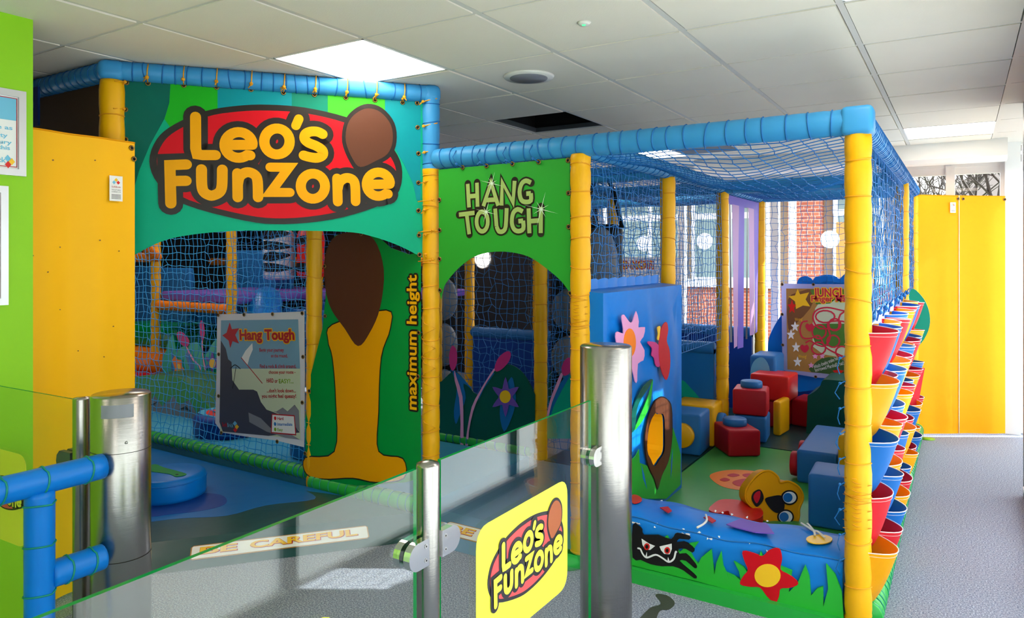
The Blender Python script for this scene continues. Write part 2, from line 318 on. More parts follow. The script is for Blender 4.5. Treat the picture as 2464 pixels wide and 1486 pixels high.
# ---- suspended ceiling: T-bars, tiles one by one
mb = MB()
for u in UL: mb.box(u-.012, u+.012, VL[0], 4.38, CZ-.004, CZ+.03)
for v in VL: mb.box(UL[0], .7, v-.012, v+.012, CZ-.003, CZ+.029)
mb.box(-9.2, UL[0], -6.6, 4.4, CZ, CZ+.05); mb.box(UL[0], 1.25, -6.6, VL[0], CZ, CZ+.05); mb.box(UL[-1], 1.25, VL[0], 4.4, CZ-.002, CZ+.05)
mb.box(UL[0], 1.25, VL[-1], 4.4, CZ-.001, CZ+.05)
ceil = struct(mb.build('ceiling', 'tbar'), 'white suspended tile ceiling on a metal grid')
tw, tl = .603-.034, .628-.020
t = MB(); bm_ = MB()
t.add([(-tw/2, -tl/2, -.006), (tw/2, -tl/2, -.006), (tw/2, tl/2, -.006), (-tw/2, tl/2, -.006), (-tw/2, -tl/2, .02), (tw/2, -tl/2, .02), (tw/2, tl/2, .02), (-tw/2, tl/2, .02)], [(3, 2, 1, 0), (4, 5, 6, 7), (0, 1, 5, 4), (1, 2, 6, 5), (2, 3, 7, 6), (3, 0, 4, 7)])
tme = t.mesh('ceiling_tile', 'tile')
LIT = {(6, 4), (6, 10), (10, 10), (10, 4), (2, 4)}; GAP = {(6, 7)}
rnd = random.Random(3)
for i in range(len(UL)-1):
    for j in range(len(VL)-1):
        cu, cv = (UL[i]+UL[i+1])/2, (VL[j]+VL[j+1])/2
        if (i, j) in LIT or (i, j) in GAP: continue
        inst('ceiling_tile', tme, ceil, (cu+rnd.uniform(-.003, .003), cv+rnd.uniform(-.002, .002), CZ-rnd.uniform(0, .003)))
    # backing above the tiles so no daylight leaks through the joints
mb = MB(); mb.box(-9.3, 1.3, -6.7, 4.5, CZ+.35, CZ+.4); struct(mb.build('roof_deck', 'void'), 'dark deck above the ceiling tiles')
# the missing tile: a dark opening with slotted angle edges
i, j = 6, 7; mb = MB(); u0, u1, v0, v1 = UL[i], UL[i+1], VL[j], VL[j+1]
mb.box(u0, u0+.006, v0, v1, CZ-.002, CZ+.3); mb.box(u1-.006, u1, v0, v1, CZ-.002, CZ+.3); mb.box(u0, u1, v0, v0+.006, CZ-.002, CZ+.3); mb.box(u0, u1, v1-.006, v1, CZ-.002, CZ+.3)
op = mb.build('ceiling_opening', 'void', ceil)
mb = MB(); mb.box(u0+.008, u0+.03, v0+.01, v1-.01, CZ+.0, CZ+.03); mb.box(u0+.01, u1-.01, v1-.03, v1-.008, CZ+.0, CZ+.03); mb.build('slotted_angle', 'frame_grey', op)
def led(i, j, label):
    u0, u1, v0, v1 = UL[i]+.012, UL[i+1]-.012, VL[j]+.012, VL[j+1]-.012
    t = thing('ceiling_light', label, 'ceiling light', ((u0+u1)/2, (v0+v1)/2, CZ), 'square LED panels in the ceiling')
    a = MB(); a.box(u0+.008, u1-.008, v0+.008, v1-.008, CZ-.003, CZ+.01); a.build('diffuser', 'led', t)
    a = MB(); a.box(u0, u1, v0, v0+.008, CZ-.006, CZ+.02); a.box(u0, u1, v1-.008, v1, CZ-.006, CZ+.02); a.box(u0, u0+.008, v0, v1, CZ-.006, CZ+.02); a.box(u1-.008, u1, v0, v1, CZ-.006, CZ+.02); a.build('frame', 'frame_white', t)
led(6, 4, 'square lit ceiling panel above the big red and yellow banner')
led(10, 10, 'square lit ceiling panel near the white window pillar'); led(6, 10, 'square lit ceiling panel seen through the roof netting')
led(10, 4, 'square lit ceiling panel over the carpet walkway'); led(2, 4, 'square lit ceiling panel behind the tall banner')
for k, (u, v, wh) in enumerate(((-2.1, -4.6, 'behind the glass barrier by the lime wall'), (.2, -4.6, 'behind the glass barrier by the glazed wall'), (-4.6, 3.2, 'over the deep end of the climbing frame'), (-6.5, 1.5, 'over the purple deck'), (-4.7, .55, 'added as fill above the front net'), (-6.2, -.4, 'added as fill above the blue entrance mat'))):       # further unseen panels, the last two added to brighten the climbing frame
    t = thing('ceiling_light', 'square lit ceiling panel '+wh, 'ceiling light', (u, v, CZ), 'square LED panels in the ceiling')
    a = MB(); a.box(u-.28, u+.28, v-.28, v+.28, CZ-.012, CZ-.004); a.build('diffuser', 'led', t)
    a = MB(); a.box(u-.3, u+.3, v-.3, v-.28, CZ-.014, CZ); a.box(u-.3, u+.3, v+.28, v+.3, CZ-.014, CZ); a.box(u-.3, u-.28, v-.3, v+.3, CZ-.014, CZ); a.box(u+.28, u+.3, v-.3, v+.3, CZ-.014, CZ); a.build('frame', 'frame_white', t)
t = thing('ceiling_speaker', 'round grey loudspeaker grille set in a ceiling tile', 'speaker', (-1.575, .106, CZ-.006))
mb = MB(); mb.lathe([(.128, -.012), (.135, 0)], 32, (-1.575, .106, CZ-.006)); mb.build('rim', 'white_paint', t)
mb = MB(); mb.lathe([(.098, -.014), (.1, -.008)], 32, (-1.575, .106, CZ-.008)); mb.build('grille', 'print_grey', t)
t = thing('ceiling_sensor', 'small round ceiling sensor with a green light', 'sensor', (-.942, -.525, CZ-.006))
mb = MB(); mb.lathe([(.020, -.012), (.03, 0)], 20, (-.942, -.525, CZ-.006)); mb.build('rim', 'white_paint', t)
mb = MB(); mb.lathe([(.007, -.014), (.009, -.01)], 12, (-.94, -.53, CZ-.007)); mb.build('indicator', 'led_green', t)
t = thing('air_vent', 'rectangular metal ceiling vent above the roof netting', 'vent', (-1.55, 3.15, CZ-.01))
mb = MB(); mb.box(-1.83, -1.29, 2.98, 3.3, CZ-.012, CZ-.006); mb.build('frame', 'white_paint', t)
for k in range(6):
    mb = MB(); v = 3.02+k*.045; mb.add([(-1.8, v, CZ-.014), (-1.32, v, CZ-.014), (-1.32, v+.03, CZ-.028), (-1.8, v+.03, CZ-.028), (-1.8, v, CZ-.012), (-1.32, v, CZ-.012), (-1.32, v+.03, CZ-.026), (-1.8, v+.03, CZ-.026)], [(3, 2, 1, 0), (4, 5, 6, 7), (0, 1, 5, 4), (2, 3, 7, 6)]); mb.build('louvre', 'print_grey', t)
# ---- walls
mb = MB(); mb.box(-2.95, -2.78, -6.6, -1.72, 0, CZ); struct(mb.build('wall_left', 'wall_green'), 'bright lime green wall')
mb = MB(); mb.box(-2.95, 1.25, -6.7, -6.6, 0, CZ); struct(mb.build('wall_entrance', 'wall_white'), 'plain pale wall across the far end of the room')
mb = MB(); mb.box(-9.3, -9.2, -1.3, 4.4, 0, CZ); mb.box(-9.2, -2.95, -1.9, -1.8, 0, CZ); struct(mb.build('wall_side', 'wall_dark'), 'dark wall beyond the climbing frame')
mb = MB(); mb.box(-9.2, -3.1, 4.3, 4.4, 0, CZ); struct(mb.build('wall_back', 'wall_dark'), 'dark wall behind the climbing frame')
mb = MB(); mb.box(-9.0, -3.25, -1.12, -1.08, 1.2, CZ-.005); struct(mb.build('partition', 'wall_brown'), 'brown board closing the bay under the ceiling')
# window wall behind the frame
def window_wall(name, label, x0, x1, bays, z0=.0, z1=2.26, y=4.3):
    mb = MB(); mb.box(x0, x1, y-.03, y+.05, z1, CZ)
    mb.box(x0, x1, y-.035, y+.05, z0, z0+.09)
    o = struct(mb.build(name, 'frame_white'), label)
    xs = [x0]+bays+[x1]
    for k, x in enumerate(xs):
        a = MB(); a.box(x-.035, x+.035, y-.04, y+.05, z0, z1+.02); a.build('mullion', 'frame_white', o)
    for k in range(len(xs)-1):
        a = MB(); a.box(xs[k]+.03, xs[k+1]-.03, y+.004, y+.012, z0+.07, z1); a.build('pane', 'glass_window', o)
        a = MB(); a.box(xs[k]+.03, xs[k+1]-.03, y-.02, y+.03, z1-.06, z1); a.build('top_rail', 'frame_white', o)
    return o
window_wall('window_1', 'tall white framed windows behind the play frame', -3.1, .66, [-2.17, -1.22, -.42, .262])
window_wall('window_2', 'narrow window between the white pillar and the corner', .78, 1.22, [])
mb = MB(); mb.box(.655, .765, 4.17, 4.3, 0, CZ); struct(mb.build('pillar', 'frame_white'), 'square white pillar in the window corner')
mb = MB(); mb.box(-1.9, .66, 3.92, 4.08, 2.27, CZ-.002); mb.add([(-1.9, 3.86, 2.3), (.66, 3.86, 2.3), (.66, 3.92, 2.27), (-1.9, 3.92, 2.27), (-1.9, 3.86, CZ-.002), (.66, 3.86, CZ-.002), (.66, 3.92, CZ-.002), (-1.9, 3.92, CZ-.002)], [(3, 2, 1, 0), (0, 1, 5, 4), (1, 2, 6, 5), (0, 4, 7, 3)]); struct(mb.build('trim_1', 'white_paint'), 'white boxed-in beam under the ceiling by the windows')
# glazed wall on the right: frosted lower panes, uppers mostly frosted to block sun
RW = .70
mb = MB(); mb.box(RW-.03, RW+.1, -6.6, 2.34, 2.02, CZ); mb.box(RW-.025, RW+.06, -6.6, 2.34, 0, .07); mb.box(RW+.07, 1.25, 2.3, 2.34, 0, CZ)
rw = struct(mb.build('wall_right', 'frame_grey'), 'grey framed glazed wall with frosted lower and most upper panes')
vs = [-6.52, -5.56, -4.66, -3.76, -2.86, -1.94, -1.02, -.08, .8, 1.7, 2.3]
for v in vs:
    a = MB(); a.box(RW-.03, RW+.05, v-.03, v+.03, .0, 2.04); a.build('mullion', 'frame_grey', rw)
for k in range(len(vs)-1):
    a = MB(); a.box(RW+.0, RW+.01, vs[k]+.03, vs[k+1]-.03, .07, .98); a.build('frosted_pane', 'frosted', rw)
    a = MB(); a.box(RW-.02, RW+.04, vs[k]+.03, vs[k+1]-.03, .98, 1.02); a.build('transom', 'frame_grey', rw)
    a = MB(); a.box(RW-.035, RW-.0, vs[k]+.03, vs[k+1]-.03, .062, .078); a.build('bead', 'frame_white', rw)
    a = MB(); a.box(RW+.0, RW+.008, vs[k]+.03, vs[k+1]-.03, 1.02, 2.02); a.build('upper_pane', 'glass_window' if vs[k] > .7 else 'frosted', rw)
mb = MB(); mb.box(1.2, 1.25, 2.34, 4.4, 2.2, CZ); mb.box(1.2, 1.25, 2.34, 4.4, 0, .08)
dr = struct(mb.build('fill_window', 'frame_white'), 'unseen white framed frosted window added to light the recess')  # frosted window added here to throw soft light on curtain and carpet
for v in (2.36, 3.35, 4.26): a = MB(); a.box(1.19, 1.26, v-.03, v+.03, 0, 2.22); a.build('mullion', 'frame_white', dr)
for v0, v1 in ((2.39, 3.32), (3.38, 4.23)): a = MB(); a.box(1.22, 1.228, v0, v1, .08, 2.2); a.build('pane', 'frosted', dr)
# white dots stuck on the glass
for k, (u, z, lab) in enumerate(((-.72, 1.645, 'white round safety dot on the glass beside the maze poster'), (-1.385, 1.635, 'white round safety dot on the glass behind the purple strips'), (-1.93, 1.64, 'white round safety dot on the glass left of the purple strips'), (-2.6, 1.62, 'white round safety dot on the glass above the lettered sign'))):
    mb = MB(); fr = Fr((0, 4.3, 0), (1, 0, 0)); flat(mb, fr, ell(u, z, .085, .085, 32), -.0005, .002, back=True); tag(mb.build('window_dot', 'dot_white'), lab, 'window sticker', 'white dots on the windows')
t = thing('wall_lamp', 'bright round lamp on the dark wall seen under the arch banner', 'lamp', (-4.72, 4.28, 1.45))
mb = MB(); fr = Fr((0, 4.29, 0), (1, 0, 0)); flat(mb, fr, ell(-4.72, 1.45, .115, .115, 28), .02, .02); mb.build('diffuser', 'lamp_glow', t)
mb = MB(); mb.tube([fr.pt(a, b, .012) for a, b in ell(-4.72, 1.45, .122, .122, 28)], .008, 6, closed=True); mb.build('rim', 'white_paint', t)
# ---- outside
mb = MB(); mb.box(-14, 16, 4.4, 40, -.2, -.1); mb.box(1.25, 16, -12, 4.4, -.2, -.1); struct(mb.build('ground', 'tarmac'), 'pale paved ground outside the windows')
mb = MB(); mb.box(-6, 16, 13, 26, -.1, -.05); struct(mb.build('lawn', 'lawn'), 'strip of lawn outside')
bd = thing('brick_building', 'low brick building with white windows seen through the nets', 'building', (-3, 9.2, -.1))
def bpart(name, m, x0, x1, y0, y1, z0, z1, par=bd): a = MB(); a.box(x0, x1, y0, y1, z0, z1); return a.build(name, m, par)
bpart('wall', 'brick', -9, -.5, 9.0, 9.25, -.1, .95); bpart('upper_wall', 'curtain_tan', -9, -.5, 9.12, 9.25, .95, 3.0); bpart('sill', 'frame_white', -9, -2.15, 8.92, 9.2, .95, 1.08)
for x0, x1 in ((-2.0, -1.5), (-5.4, -5.1)): bpart('brick_pier', 'brick', x0, x1, 8.9, 9.2, -.1, 2.75)
for x0, x1 in ((-8.2, -6.9), (-6.8, -5.5), (-5.0, -3.7), (-3.6, -2.3), (-1.35, -.65), ):
    wd = bpart('window', 'frame_white', x0, x1, 9.0, 9.1, 1.05, 2.72)
    mid = (x0+x1)/2
    for a0, a1 in ((x0+.07, mid-.04), (mid+.04, x1-.07)):
        bpart('pane', 'window_dark', a0, a1, 8.985, 9.0, 1.12, 2.1, wd); bpart('pane', 'window_dark', a0, a1, 8.985, 9.0, 2.2, 2.65, wd)
bpart('door', 'print_tan', -1.3, -.75, 8.96, 9.0, -.1, 2.0)
a = MB(); a.add([(-9.4, 8.3, 2.75), (-.4, 8.3, 2.65), (-.4, 9.3, 2.95), (-9.4, 9.3, 2.95), (-9.4, 8.3, 3.1), (-.4, 8.3, 3.0), (-.4, 9.3, 3.3), (-9.4, 9.3, 3.3)], [(3, 2, 1, 0), (4, 5, 6, 7), (0, 1, 5, 4), (1, 2, 6, 5), (2, 3, 7, 6), (3, 0, 4, 7)]); a.build('fascia', 'soffit', bd)
bpart('post', 'cream', -2.2, -2.02, 7.4, 7.6, -.1, 2.9); bpart('post', 'frame_white', -1.62, -1.54, 7.0, 7.1, -.1, 2.9); bpart('post', 'frame_white', -4.3, -4.15, 7.0, 7.15, -.1, 2.9)
hs = thing('distant_house', 'house with a pitched tiled roof behind bare trees', 'house', (1.0, 20, -.1))
bpart('wall', 'cream', -.4, 3.6, 20, 24, -.1, 2.75, hs)
a = MB(); a.add([(-.6, 19.6, 2.7), (4.0, 19.6, 2.7), (4.0, 24.4, 2.7), (-.6, 24.4, 2.7), (.9, 22, 4.1), (2.4, 22, 4.1)], [(0, 1, 5, 4), (1, 2, 5), (2, 3, 4, 5), (3, 0, 4), (3, 2, 1, 0)]); a.build('roof', 'roof', hs)
def tree(x, y, h, seed, label):
    rnd = random.Random(seed); t = thing('bare_tree', label, 'tree', (x, y, -.1), 'bare trees outside'); tr = MB(); br = MB()
    def grow(p, d, L, r, lv):
        q = p + d*L; mid = p + d*L*.5 + Vector((rnd.gauss(0, .05), rnd.gauss(0, .05), 0))*L
        (tr if lv < 2 else br).tube([p, mid, q], [r, r*.85, r*.65], 5 if lv < 2 else 3, caps=False)
        if lv >= 5: return
        for _ in range(3 if lv else 4):
            nd = (d + Vector((rnd.gauss(0, .5), rnd.gauss(0, .5), rnd.gauss(.12, .3)))).normalized(); grow(q if rnd.random() < .6 else mid, nd, L*rnd.uniform(.6, .8), r*.58, lv+1)
    grow(Vector((x, y, -.1)), Vector((0, 0, 1)), h*.28, h*.02, 0)
    tr.build('trunk', 'bark', t); b = br.build('twigs', 'bark', t); b['kind'] = 'stuff'
tree(.95, 13.0, 6.5, 4, 'bare branching tree in front of the tiled roof'); tree(-.1, 15.5, 6.0, 9, 'bare tree seen in the window left of the white mullion'); tree(2.6, 14.0, 5.5, 12, 'bare tree beyond the narrow window by the pillar')

mb = MB(); g0 = Fr((0, 0, 0), (1, 0, 0), (0, 1, 0)); flat(mb, g0, spl([g0.px(*p) for p in [(1577, 1430), (1605, 1432), (1624, 1450), (1610, 1466), (1590, 1468), (1580, 1486), (1570, 1530), (1500, 1530), (1540, 1486), (1565, 1462), (1590, 1452)]], 4), .0012, .0012); mb.build('wet_stain', 'carpet_wet', fl)
# ================================================================== THE PLAY FRAME
PR, BR = .048, .05            # post and beam pad radius
frame = thing('soft_play_climber', 'padded soft play climbing frame of yellow posts and blue top beams', 'play frame', (-1.2, 1.2, 0))
def post(u, v, z0, z1, seed, r=PR, step=.14, cord='cord_yellow', m='yellow', top=None):
    p = pad('post', (u, v, z0), (u, v, z1), r, m, cord, frame, step=step, seed=seed, pinch=.075)
    return p
def beam(a, b, seed, r=BR, step=.085, m='blue_pad', cord='cord_blue', name='beam'): return pad(name, a, b, r, m, cord, frame, step=step, seed=seed, pinch=.035)
ZB = 2.025
post(0, 0, .0, 1.985, 1, .05, .15); post(-1.22, 0, .0, 1.985, 2, .05, .13); post(-2.14, 0, .06, 1.985, 3, .049, .14); post(-3.06, 0, .06, 2.35, 4, .049, .19)
post(-3.118, -1.22, .0, 2.335, 5, .056, .26)
post(-1.22, 1.22, .08, 1.985, 6); post(-1.22, 2.44, .08, 1.985, 7); post(-1.22, 3.66, .08, 1.985, 8)
post(0, 3.66, 0, 1.985, 9, .045); post(.0, 2.44, 0, 1.985, 10, .045)
post(-2.14, 1.22, .08, 1.985, 11); post(-3.06, 1.22, .08, 1.985, 12); post(-2.14, 2.44, .08, 1.985, 34)
post(-5.5, 1.22, .08, 2.3, 13); post(-6.72, 1.22, .08, 2.3, 14)
post(-3.613, 2.44, .08, 2.3, 15); post(-2.9, 2.5, .08, 2.3, 16); post(-6.45, 3.2, .5, 2.3, 17); post(-7.35, 2.6, .9, 2.3, 18)
# blue top of the post by the big banner
pad('post', (-2.14, 0, 1.95), (-2.14, 0, 2.39), .049, 'blue_pad', 'cord_blue', frame, step=.1, seed=19)
beam((.035, 0, ZB), (-2.1, 0, ZB), 20, .054, .075)
beam((0, -.05, ZB), (0, 3.72, ZB), 21, .054, .052); beam((-1.22, .03, ZB), (-1.22, 3.7, ZB), 22, .05, .075)
beam((-1.22, 2.44, ZB-.01), (0, 2.44, ZB-.01), 23, .05, .17); beam((-1.22, 3.66, ZB), (0, 3.66, ZB), 24, .05, .12)
beam((-2.14, .03, ZB), (-2.14, 3.66, ZB), 25, .05, .1); beam((-1.22, 1.22, ZB), (-4.3, 1.22, ZB), 26, .05, .12); beam((-1.22, 2.44, ZB-.01), (-3.6, 2.44, ZB-.01), 27, .05, .12); beam((-1.22, 3.66, ZB), (-3.1, 3.66, ZB), 35, .05, .12)
mb = rbox(.116, .116, .112, .02, 3); o = mb.build('corner_pad', 'blue_pad', frame, (0, 0, ZB-.056))
# high beams round the entrance bay
HB = 2.385
beam((-3.118, -1.22, HB), (-2.14, 0, HB), 28, .047, .07); beam((-3.1, -1.22, HB), (-6.0, -1.22, HB), 29, .047, .06)
mb = rbox(.12, .11, .1, .035, 3); mb.build('corner_pad', 'blue_pad', frame, (-3.118, -1.22, HB-.055), (0, 0, .9))
mb = rbox(.1, .1, .1, .035, 3); mb.build('corner_pad', 'blue_pad', frame, (-2.14, 0, HB-.052), (0, 0, .9))
mb = MB(); mb.box(-3.72, -3.66, -1.3, -1.29, 2.16, 2.36); mb.lathe([(.012, 0), (.012, .03)], 8, (-3.69, -1.32, 2.25)); mb.build('strap', 'deep_blue', frame)
# green base rails
pad('base_rail', (-3.02, 0, .14), (-6.4, 0, .14), .042, 'green_pad', 'cord_blue', frame, step=.06, seed=30)
pad('base_rail', (-2.2, 0, .1), (-3.05, -.02, .1), .05, 'green_pad', 'cord_green', frame, step=.07, seed=31)
pad('base_rail', (.03, .05, .06), (.03, 3.66, .06), .055, 'green_pad', 'cord_green', frame, step=.06, seed=32)
pad('base_rail', (-2.2, 1.2, .13), (-3.0, 1.2, .13), .042, 'green_pad', 'cord_blue', frame, step=.07, seed=36)
mb = MB(); mb.box(-1.32, .03, -.055, .05, .0, .062); o = mb.build('base_rail', 'green_pad', frame)
mb = MB(); mb.lathe([(.085, 0), (.088, .03), (.07, .062)], 20, (-1.28, -.03, 0)); mb.build('base_pad', 'green_pad', frame)
# orange and red beams deep inside
for k, (a, b, r) in enumerate((((-6.66, 1.22, .98), (-5.55, 1.22, .98), .048), ((-6.7, 1.22, 1.47), (-9.0, 1.22, 1.47), .05), ((-6.7, 1.22, 1.47), (-6.0, .4, 1.8), .05), ((-6.7, 3.0, 1.42), (-4.2, 3.0, 1.42), .05), ((-8.6, 3.2, 1.4), (-6.6, 3.2, 1.4), .05))):
    pad('beam', a, b, r, 'orange', 'cord_yellow', frame, step=.055, seed=40+k)
for u, v, zs in ((-2.14, 0, (.5, 1.15)), (-1.22, 0, (1.1, 1.3)), (0, 0, (.42, .62))):
    a = MB(); L = []
    for k in range(13):
        t_ = k/12; an = -PI*.5+(1.15 if k % 2 else -1.15); L.append((u+.056*math.cos(an), v+.056*math.sin(an), zs[0]+(zs[1]-zs[0])*t_))
        L.append((u+.056*math.cos(-PI/2), v-.056, zs[0]+(zs[1]-zs[0])*(t_+.04)))
    a.tube(L, .0024, 4); a.build('cord_lacing', 'cord_yellow', frame)
# ================================================================== NETS
V3 = Vector
def sag(u0, u1, v0, v1, z, d, wob=.0):
    return lambda a, b: V3((u0+a*(1 if u1 > u0 else -1), v0+b, z-d*math.sin(PI*min(1, max(0, a/abs(u1-u0))))*math.sin(PI*min(1, max(0, b/(v1-v0))))-wob*math.sin(9*a+5*b)))
net('roof_net', sag(-1.2, -.03, .03, 2.42, 2.0, .13, .012), 1.17, 2.39, 'blue square-mesh roof net sagging over the block play area', sp=.066, jit=.004, r=.0028, seed=1)
net('roof_net', sag(-1.2, -.03, 2.46, 3.64, 2.0, .06), 1.17, 1.18, 'blue roof net at the far end beside the maze poster', sp=.05, seed=2)
net('roof_net', sag(-2.12, -1.24, .05, 1.2, 2.02, .05), .88, 1.15, 'blue roof net above the lettered arch passage', sp=.05, seed=3)
net('roof_net', sag(-2.12, -1.24, 1.24, 3.6, 2.0, .1), .88, 2.36, 'blue roof net over the hanging bags', sp=.055, seed=4)
vt = lambda u, v, du, dv, z0, wav=.0: (lambda a, b: V3((u+du*a+wav*dv*math.sin(7*a)*math.sin(3*b), v+dv*a+wav*du*math.sin(7*a)*math.sin(3*b), z0+b)))
net('side_net', vt(.012, .06, 0, 1, 1.2), 3.56, .77, 'blue side net above the coloured pockets', sp=.046, jit=.005, r=.0022, seed=5)
net('side_net', vt(.012, 2.75, 0, 1, .15), .86, 1.05, 'blue net below the beam beside the yellow curtain', sp=.05, seed=6)
net('wall_net', vt(-1.16, 3.62, 1, 0, .9), 1.12, 1.08, 'blue back net behind the maze poster', sp=.05, seed=7)
net('wall_net', vt(-1.25, .05, 0, 1, 1.3, .01), 1.12, .7, 'blue net above the tall flower box', sp=.048, jit=.007, seed=8)
net('wall_net', vt(-1.22, 1.27, 0, 1, .85, .01), 1.12, 1.15, 'blue net between the two middle yellow posts', sp=.05, jit=.005, seed=9)
net('wall_net', vt(-2.1, 1.25, 1, 0, .16, .01), .84, 1.82, 'blue net closing the passage in front of the grey pads', sp=.05, jit=.006, seed=10)
net('wall_net', vt(-3.0, 1.25, 1, 0, .16, .015), .82, 1.82, 'blue net behind the dark green flower panel', sp=.05, jit=.008, seed=11)
net('wall_net', vt(-2.14, 1.27, 0, 1, .16), 1.12, 1.82, 'blue net in the middle of the passage behind the arch', sp=.055, jit=.006, seed=12)
net('front_net', lambda a, b: V3((-3.12-a, .0+.06*math.sin(PI*min(1, max(0, (b)/1.9)))*(1 if b < .5 else .6)+.012*math.sin(6*a), .16+b)), 2.9, 1.75, 'large blue front net under the big banner', sp=.05, jit=.005, r=.0029, seed=13, matn='net_blue_lit')
net('wall_net', vt(-5.45, 1.2, 1, 0, .9, .03), 2.3, 1.1, 'blue net deep inside the climbing frame', sp=.055, jit=.01, seed=14)
net('wall_net', vt(-6.66, 1.22, 1, 0, .16, .02), 1.1, .75, 'blue net behind the flowers under the orange beam', sp=.055, jit=.008, seed=15)
net('wall_net', vt(-3.0, 2.5, 1, 0, .9), 1.6, 1.1, 'fine dark mesh at the back of the passage', sp=.03, jit=.003, r=.0014, seed=16, matn='print_dark')
# ================================================================== BIG BANNER
d = V3((-2.14+3.118, 1.22, 0)); BF = Fr((-3.118, -1.22, 0), d)
def B(cx, cy): return BF.px(280+cx/3.08, 150+cy/3.08)
def BL(L): return [B(*p) for p in L]
bn = thing('entrance_banner', 'large green banner with red oval and bold yellow lettering over the entrance', 'banner', BF.pt(.8, 1.5))
arch = spl(BL([(72, 1462), (300, 1340), (500, 1285), (830, 1250), (1200, 1245), (1700, 1255), (1900, 1290), (2100, 1360), (2274, 1450)]), 5, False)
top = BL([(2274, 288), (1500, 232), (760, 190), (58, 136)])
mb = MB(); flat(mb, BF, arch+top, 0, .004, back=True); mb.build('sheet', 'banner_green', bn)
patches = [('banner_dark', [(58, 138), (400, 160), (392, 300), (355, 420), (250, 610), (170, 800), (118, 975), (66, 950)]),
           ('banner_bright', [(401, 160), (750, 190), (750, 420), (560, 440), (400, 482), (357, 420), (393, 300)]),
           ('banner_teal', [(751, 190), (1300, 218), (1300, 420), (751, 420)]), ('banner_mid', [(1301, 218), (1565, 238), (1568, 460), (1301, 420)]),
           ('banner_lime', [(1566, 238), (1990, 270), (1990, 440), (1568, 460)]),
           ('banner_teal', [(1991, 270), (2255, 290), (2255, 1020), (2225, 1022), (2200, 900), (2130, 750), (2050, 610), (1991, 440)])]
for m, L in patches: mb = MB(); flat(mb, BF, BL(L), .0012, .001); mb.build('cloth_patch', m, bn)
OV = [(245, 735), (300, 570), (430, 460), (660, 362), (900, 322), (1130, 314), (1400, 336), (1700, 405), (1900, 500), (2060, 650), (2118, 810), (2075, 985), (1900, 1080), (1600, 1163), (1250, 1198), (950, 1172), (500, 1050), (310, 900)]
OR = [(300, 735), (345, 600), (450, 505), (670, 404), (900, 366), (1130, 358), (1400, 378), (1690, 447), (1870, 535), (2010, 670), (2073, 810), (2030, 960), (1860, 1040), (1580, 1120), (1250, 1155), (960, 1130), (540, 1020), (360, 890)]
LET = [[(588, 405), (589, 640), (600, 682), (640, 688), (735, 688)],
       [(830, 613), (1008, 612)], [(907+103*math.cos(math.radians(a)), 613-95*math.sin(math.radians(a))) for a in range(8, 316, 12)]+[(992, 690)],
       None, [(1352, 420), (1330, 470)],
       spl([(1528, 533), (1490, 515), (1440, 514), (1402, 532), (1394, 566), (1422, 596), (1480, 620), (1526, 652), (1528, 688), (1488, 708), (1430, 702), (1388, 690)], 4, False),
       [(405, 1045), (398, 762), (520, 757)], [(402, 880), (518, 878)],
       spl([(632, 793), (634, 910), (650, 960), (690, 985), (722, 985), (765, 962), (783, 915), (786, 795)], 4, False),
       [(898, 822), (900, 1000)], spl([(900, 900), (912, 850), (945, 822), (985, 815), (1030, 838), (1047, 885), (1050, 1000)], 4, False),
       [(1140, 777), (1280, 778), (1142, 964), (1286, 964)], None,
       [(1635, 860), (1640, 1032)], spl([(1640, 935), (1652, 890), (1685, 862), (1720, 857), (1755, 875), (1769, 920), (1772, 1030)], 4, False),
       [(1880, 905), (2026, 902)], [(1941+88*math.cos(math.radians(a)), 903-88*math.sin(math.radians(a))) for a in range(8, 316, 12)]+[(2012, 975)]]
RING = [[(1190+94*math.cos(math.radians(a)), 587-96*math.sin(math.radians(a))) for a in range(0, 360, 12)], [(1456+90*math.cos(math.radians(a)), 918-93*math.sin(math.radians(a))) for a in range(0, 360, 12)]]
SW = .0505
MANE = spl([(1690, 440), (1760, 350), (1860, 308), (1970, 340), (2060, 450), (2075, 590), (2030, 700), (1930, 760), (1800, 812), (1730, 740), (1672, 590)], 4)
def logo(par, fr, mp, k, blk, red, yel, brn, o0):
    """red oval, black outline and bold yellow words; mp maps banner drawing units to the plane, k scales widths"""
    mm = lambda L: [mp(*p) for p in L]
    a = MB(); flat(a, fr, mm(spl(OV, 4)), o0+.001, .001); a.build('oval_border', blk, par)
    a = MB(); flat(a, fr, mm(spl(OR, 4)), o0+.002, .001); a.build('oval', red, par)
    a = MB(); flat(a, fr, mm(MANE), o0+.0024, .0003); a.build('outline', blk, par)
    cx = sum(p[0] for p in MANE)/len(MANE); cy = sum(p[1] for p in MANE)/len(MANE)
    a = MB()
    for L in LET:
        if L: stroke(a, fr, mm(L), (SW+.062)*k, o0+.0028)
    for L in RING: stroke(a, fr, mm(L), (SW+.062)*k, o0+.0028, closed=True)
    a.build('outline', blk, par)
    a = MB(); flat(a, fr, mm([(cx+(x-cx)*.86, cy+(y-cy)*.86) for x, y in MANE]), o0+.0036, .001); a.build('badge', brn, par)
    a = MB()
    for i, L in enumerate(LET):
        if L: stroke(a, fr, mm(L), SW*k*(.92 if i in (11, 4) else 1), o0+.0045)
    for L in RING: stroke(a, fr, mm(L), SW*k, o0+.0045, closed=True)
    a.build('lettering', yel, par)
logo(bn, BF, B, 1.0, 'logo_black', 'logo_red', 'ochre', 'brown', .002)
TY = [(235, 155), (500, 170), (743, 185), (998, 202), (1238, 225), (1468, 240), (1700, 262), (1916, 281), (2120, 298)]
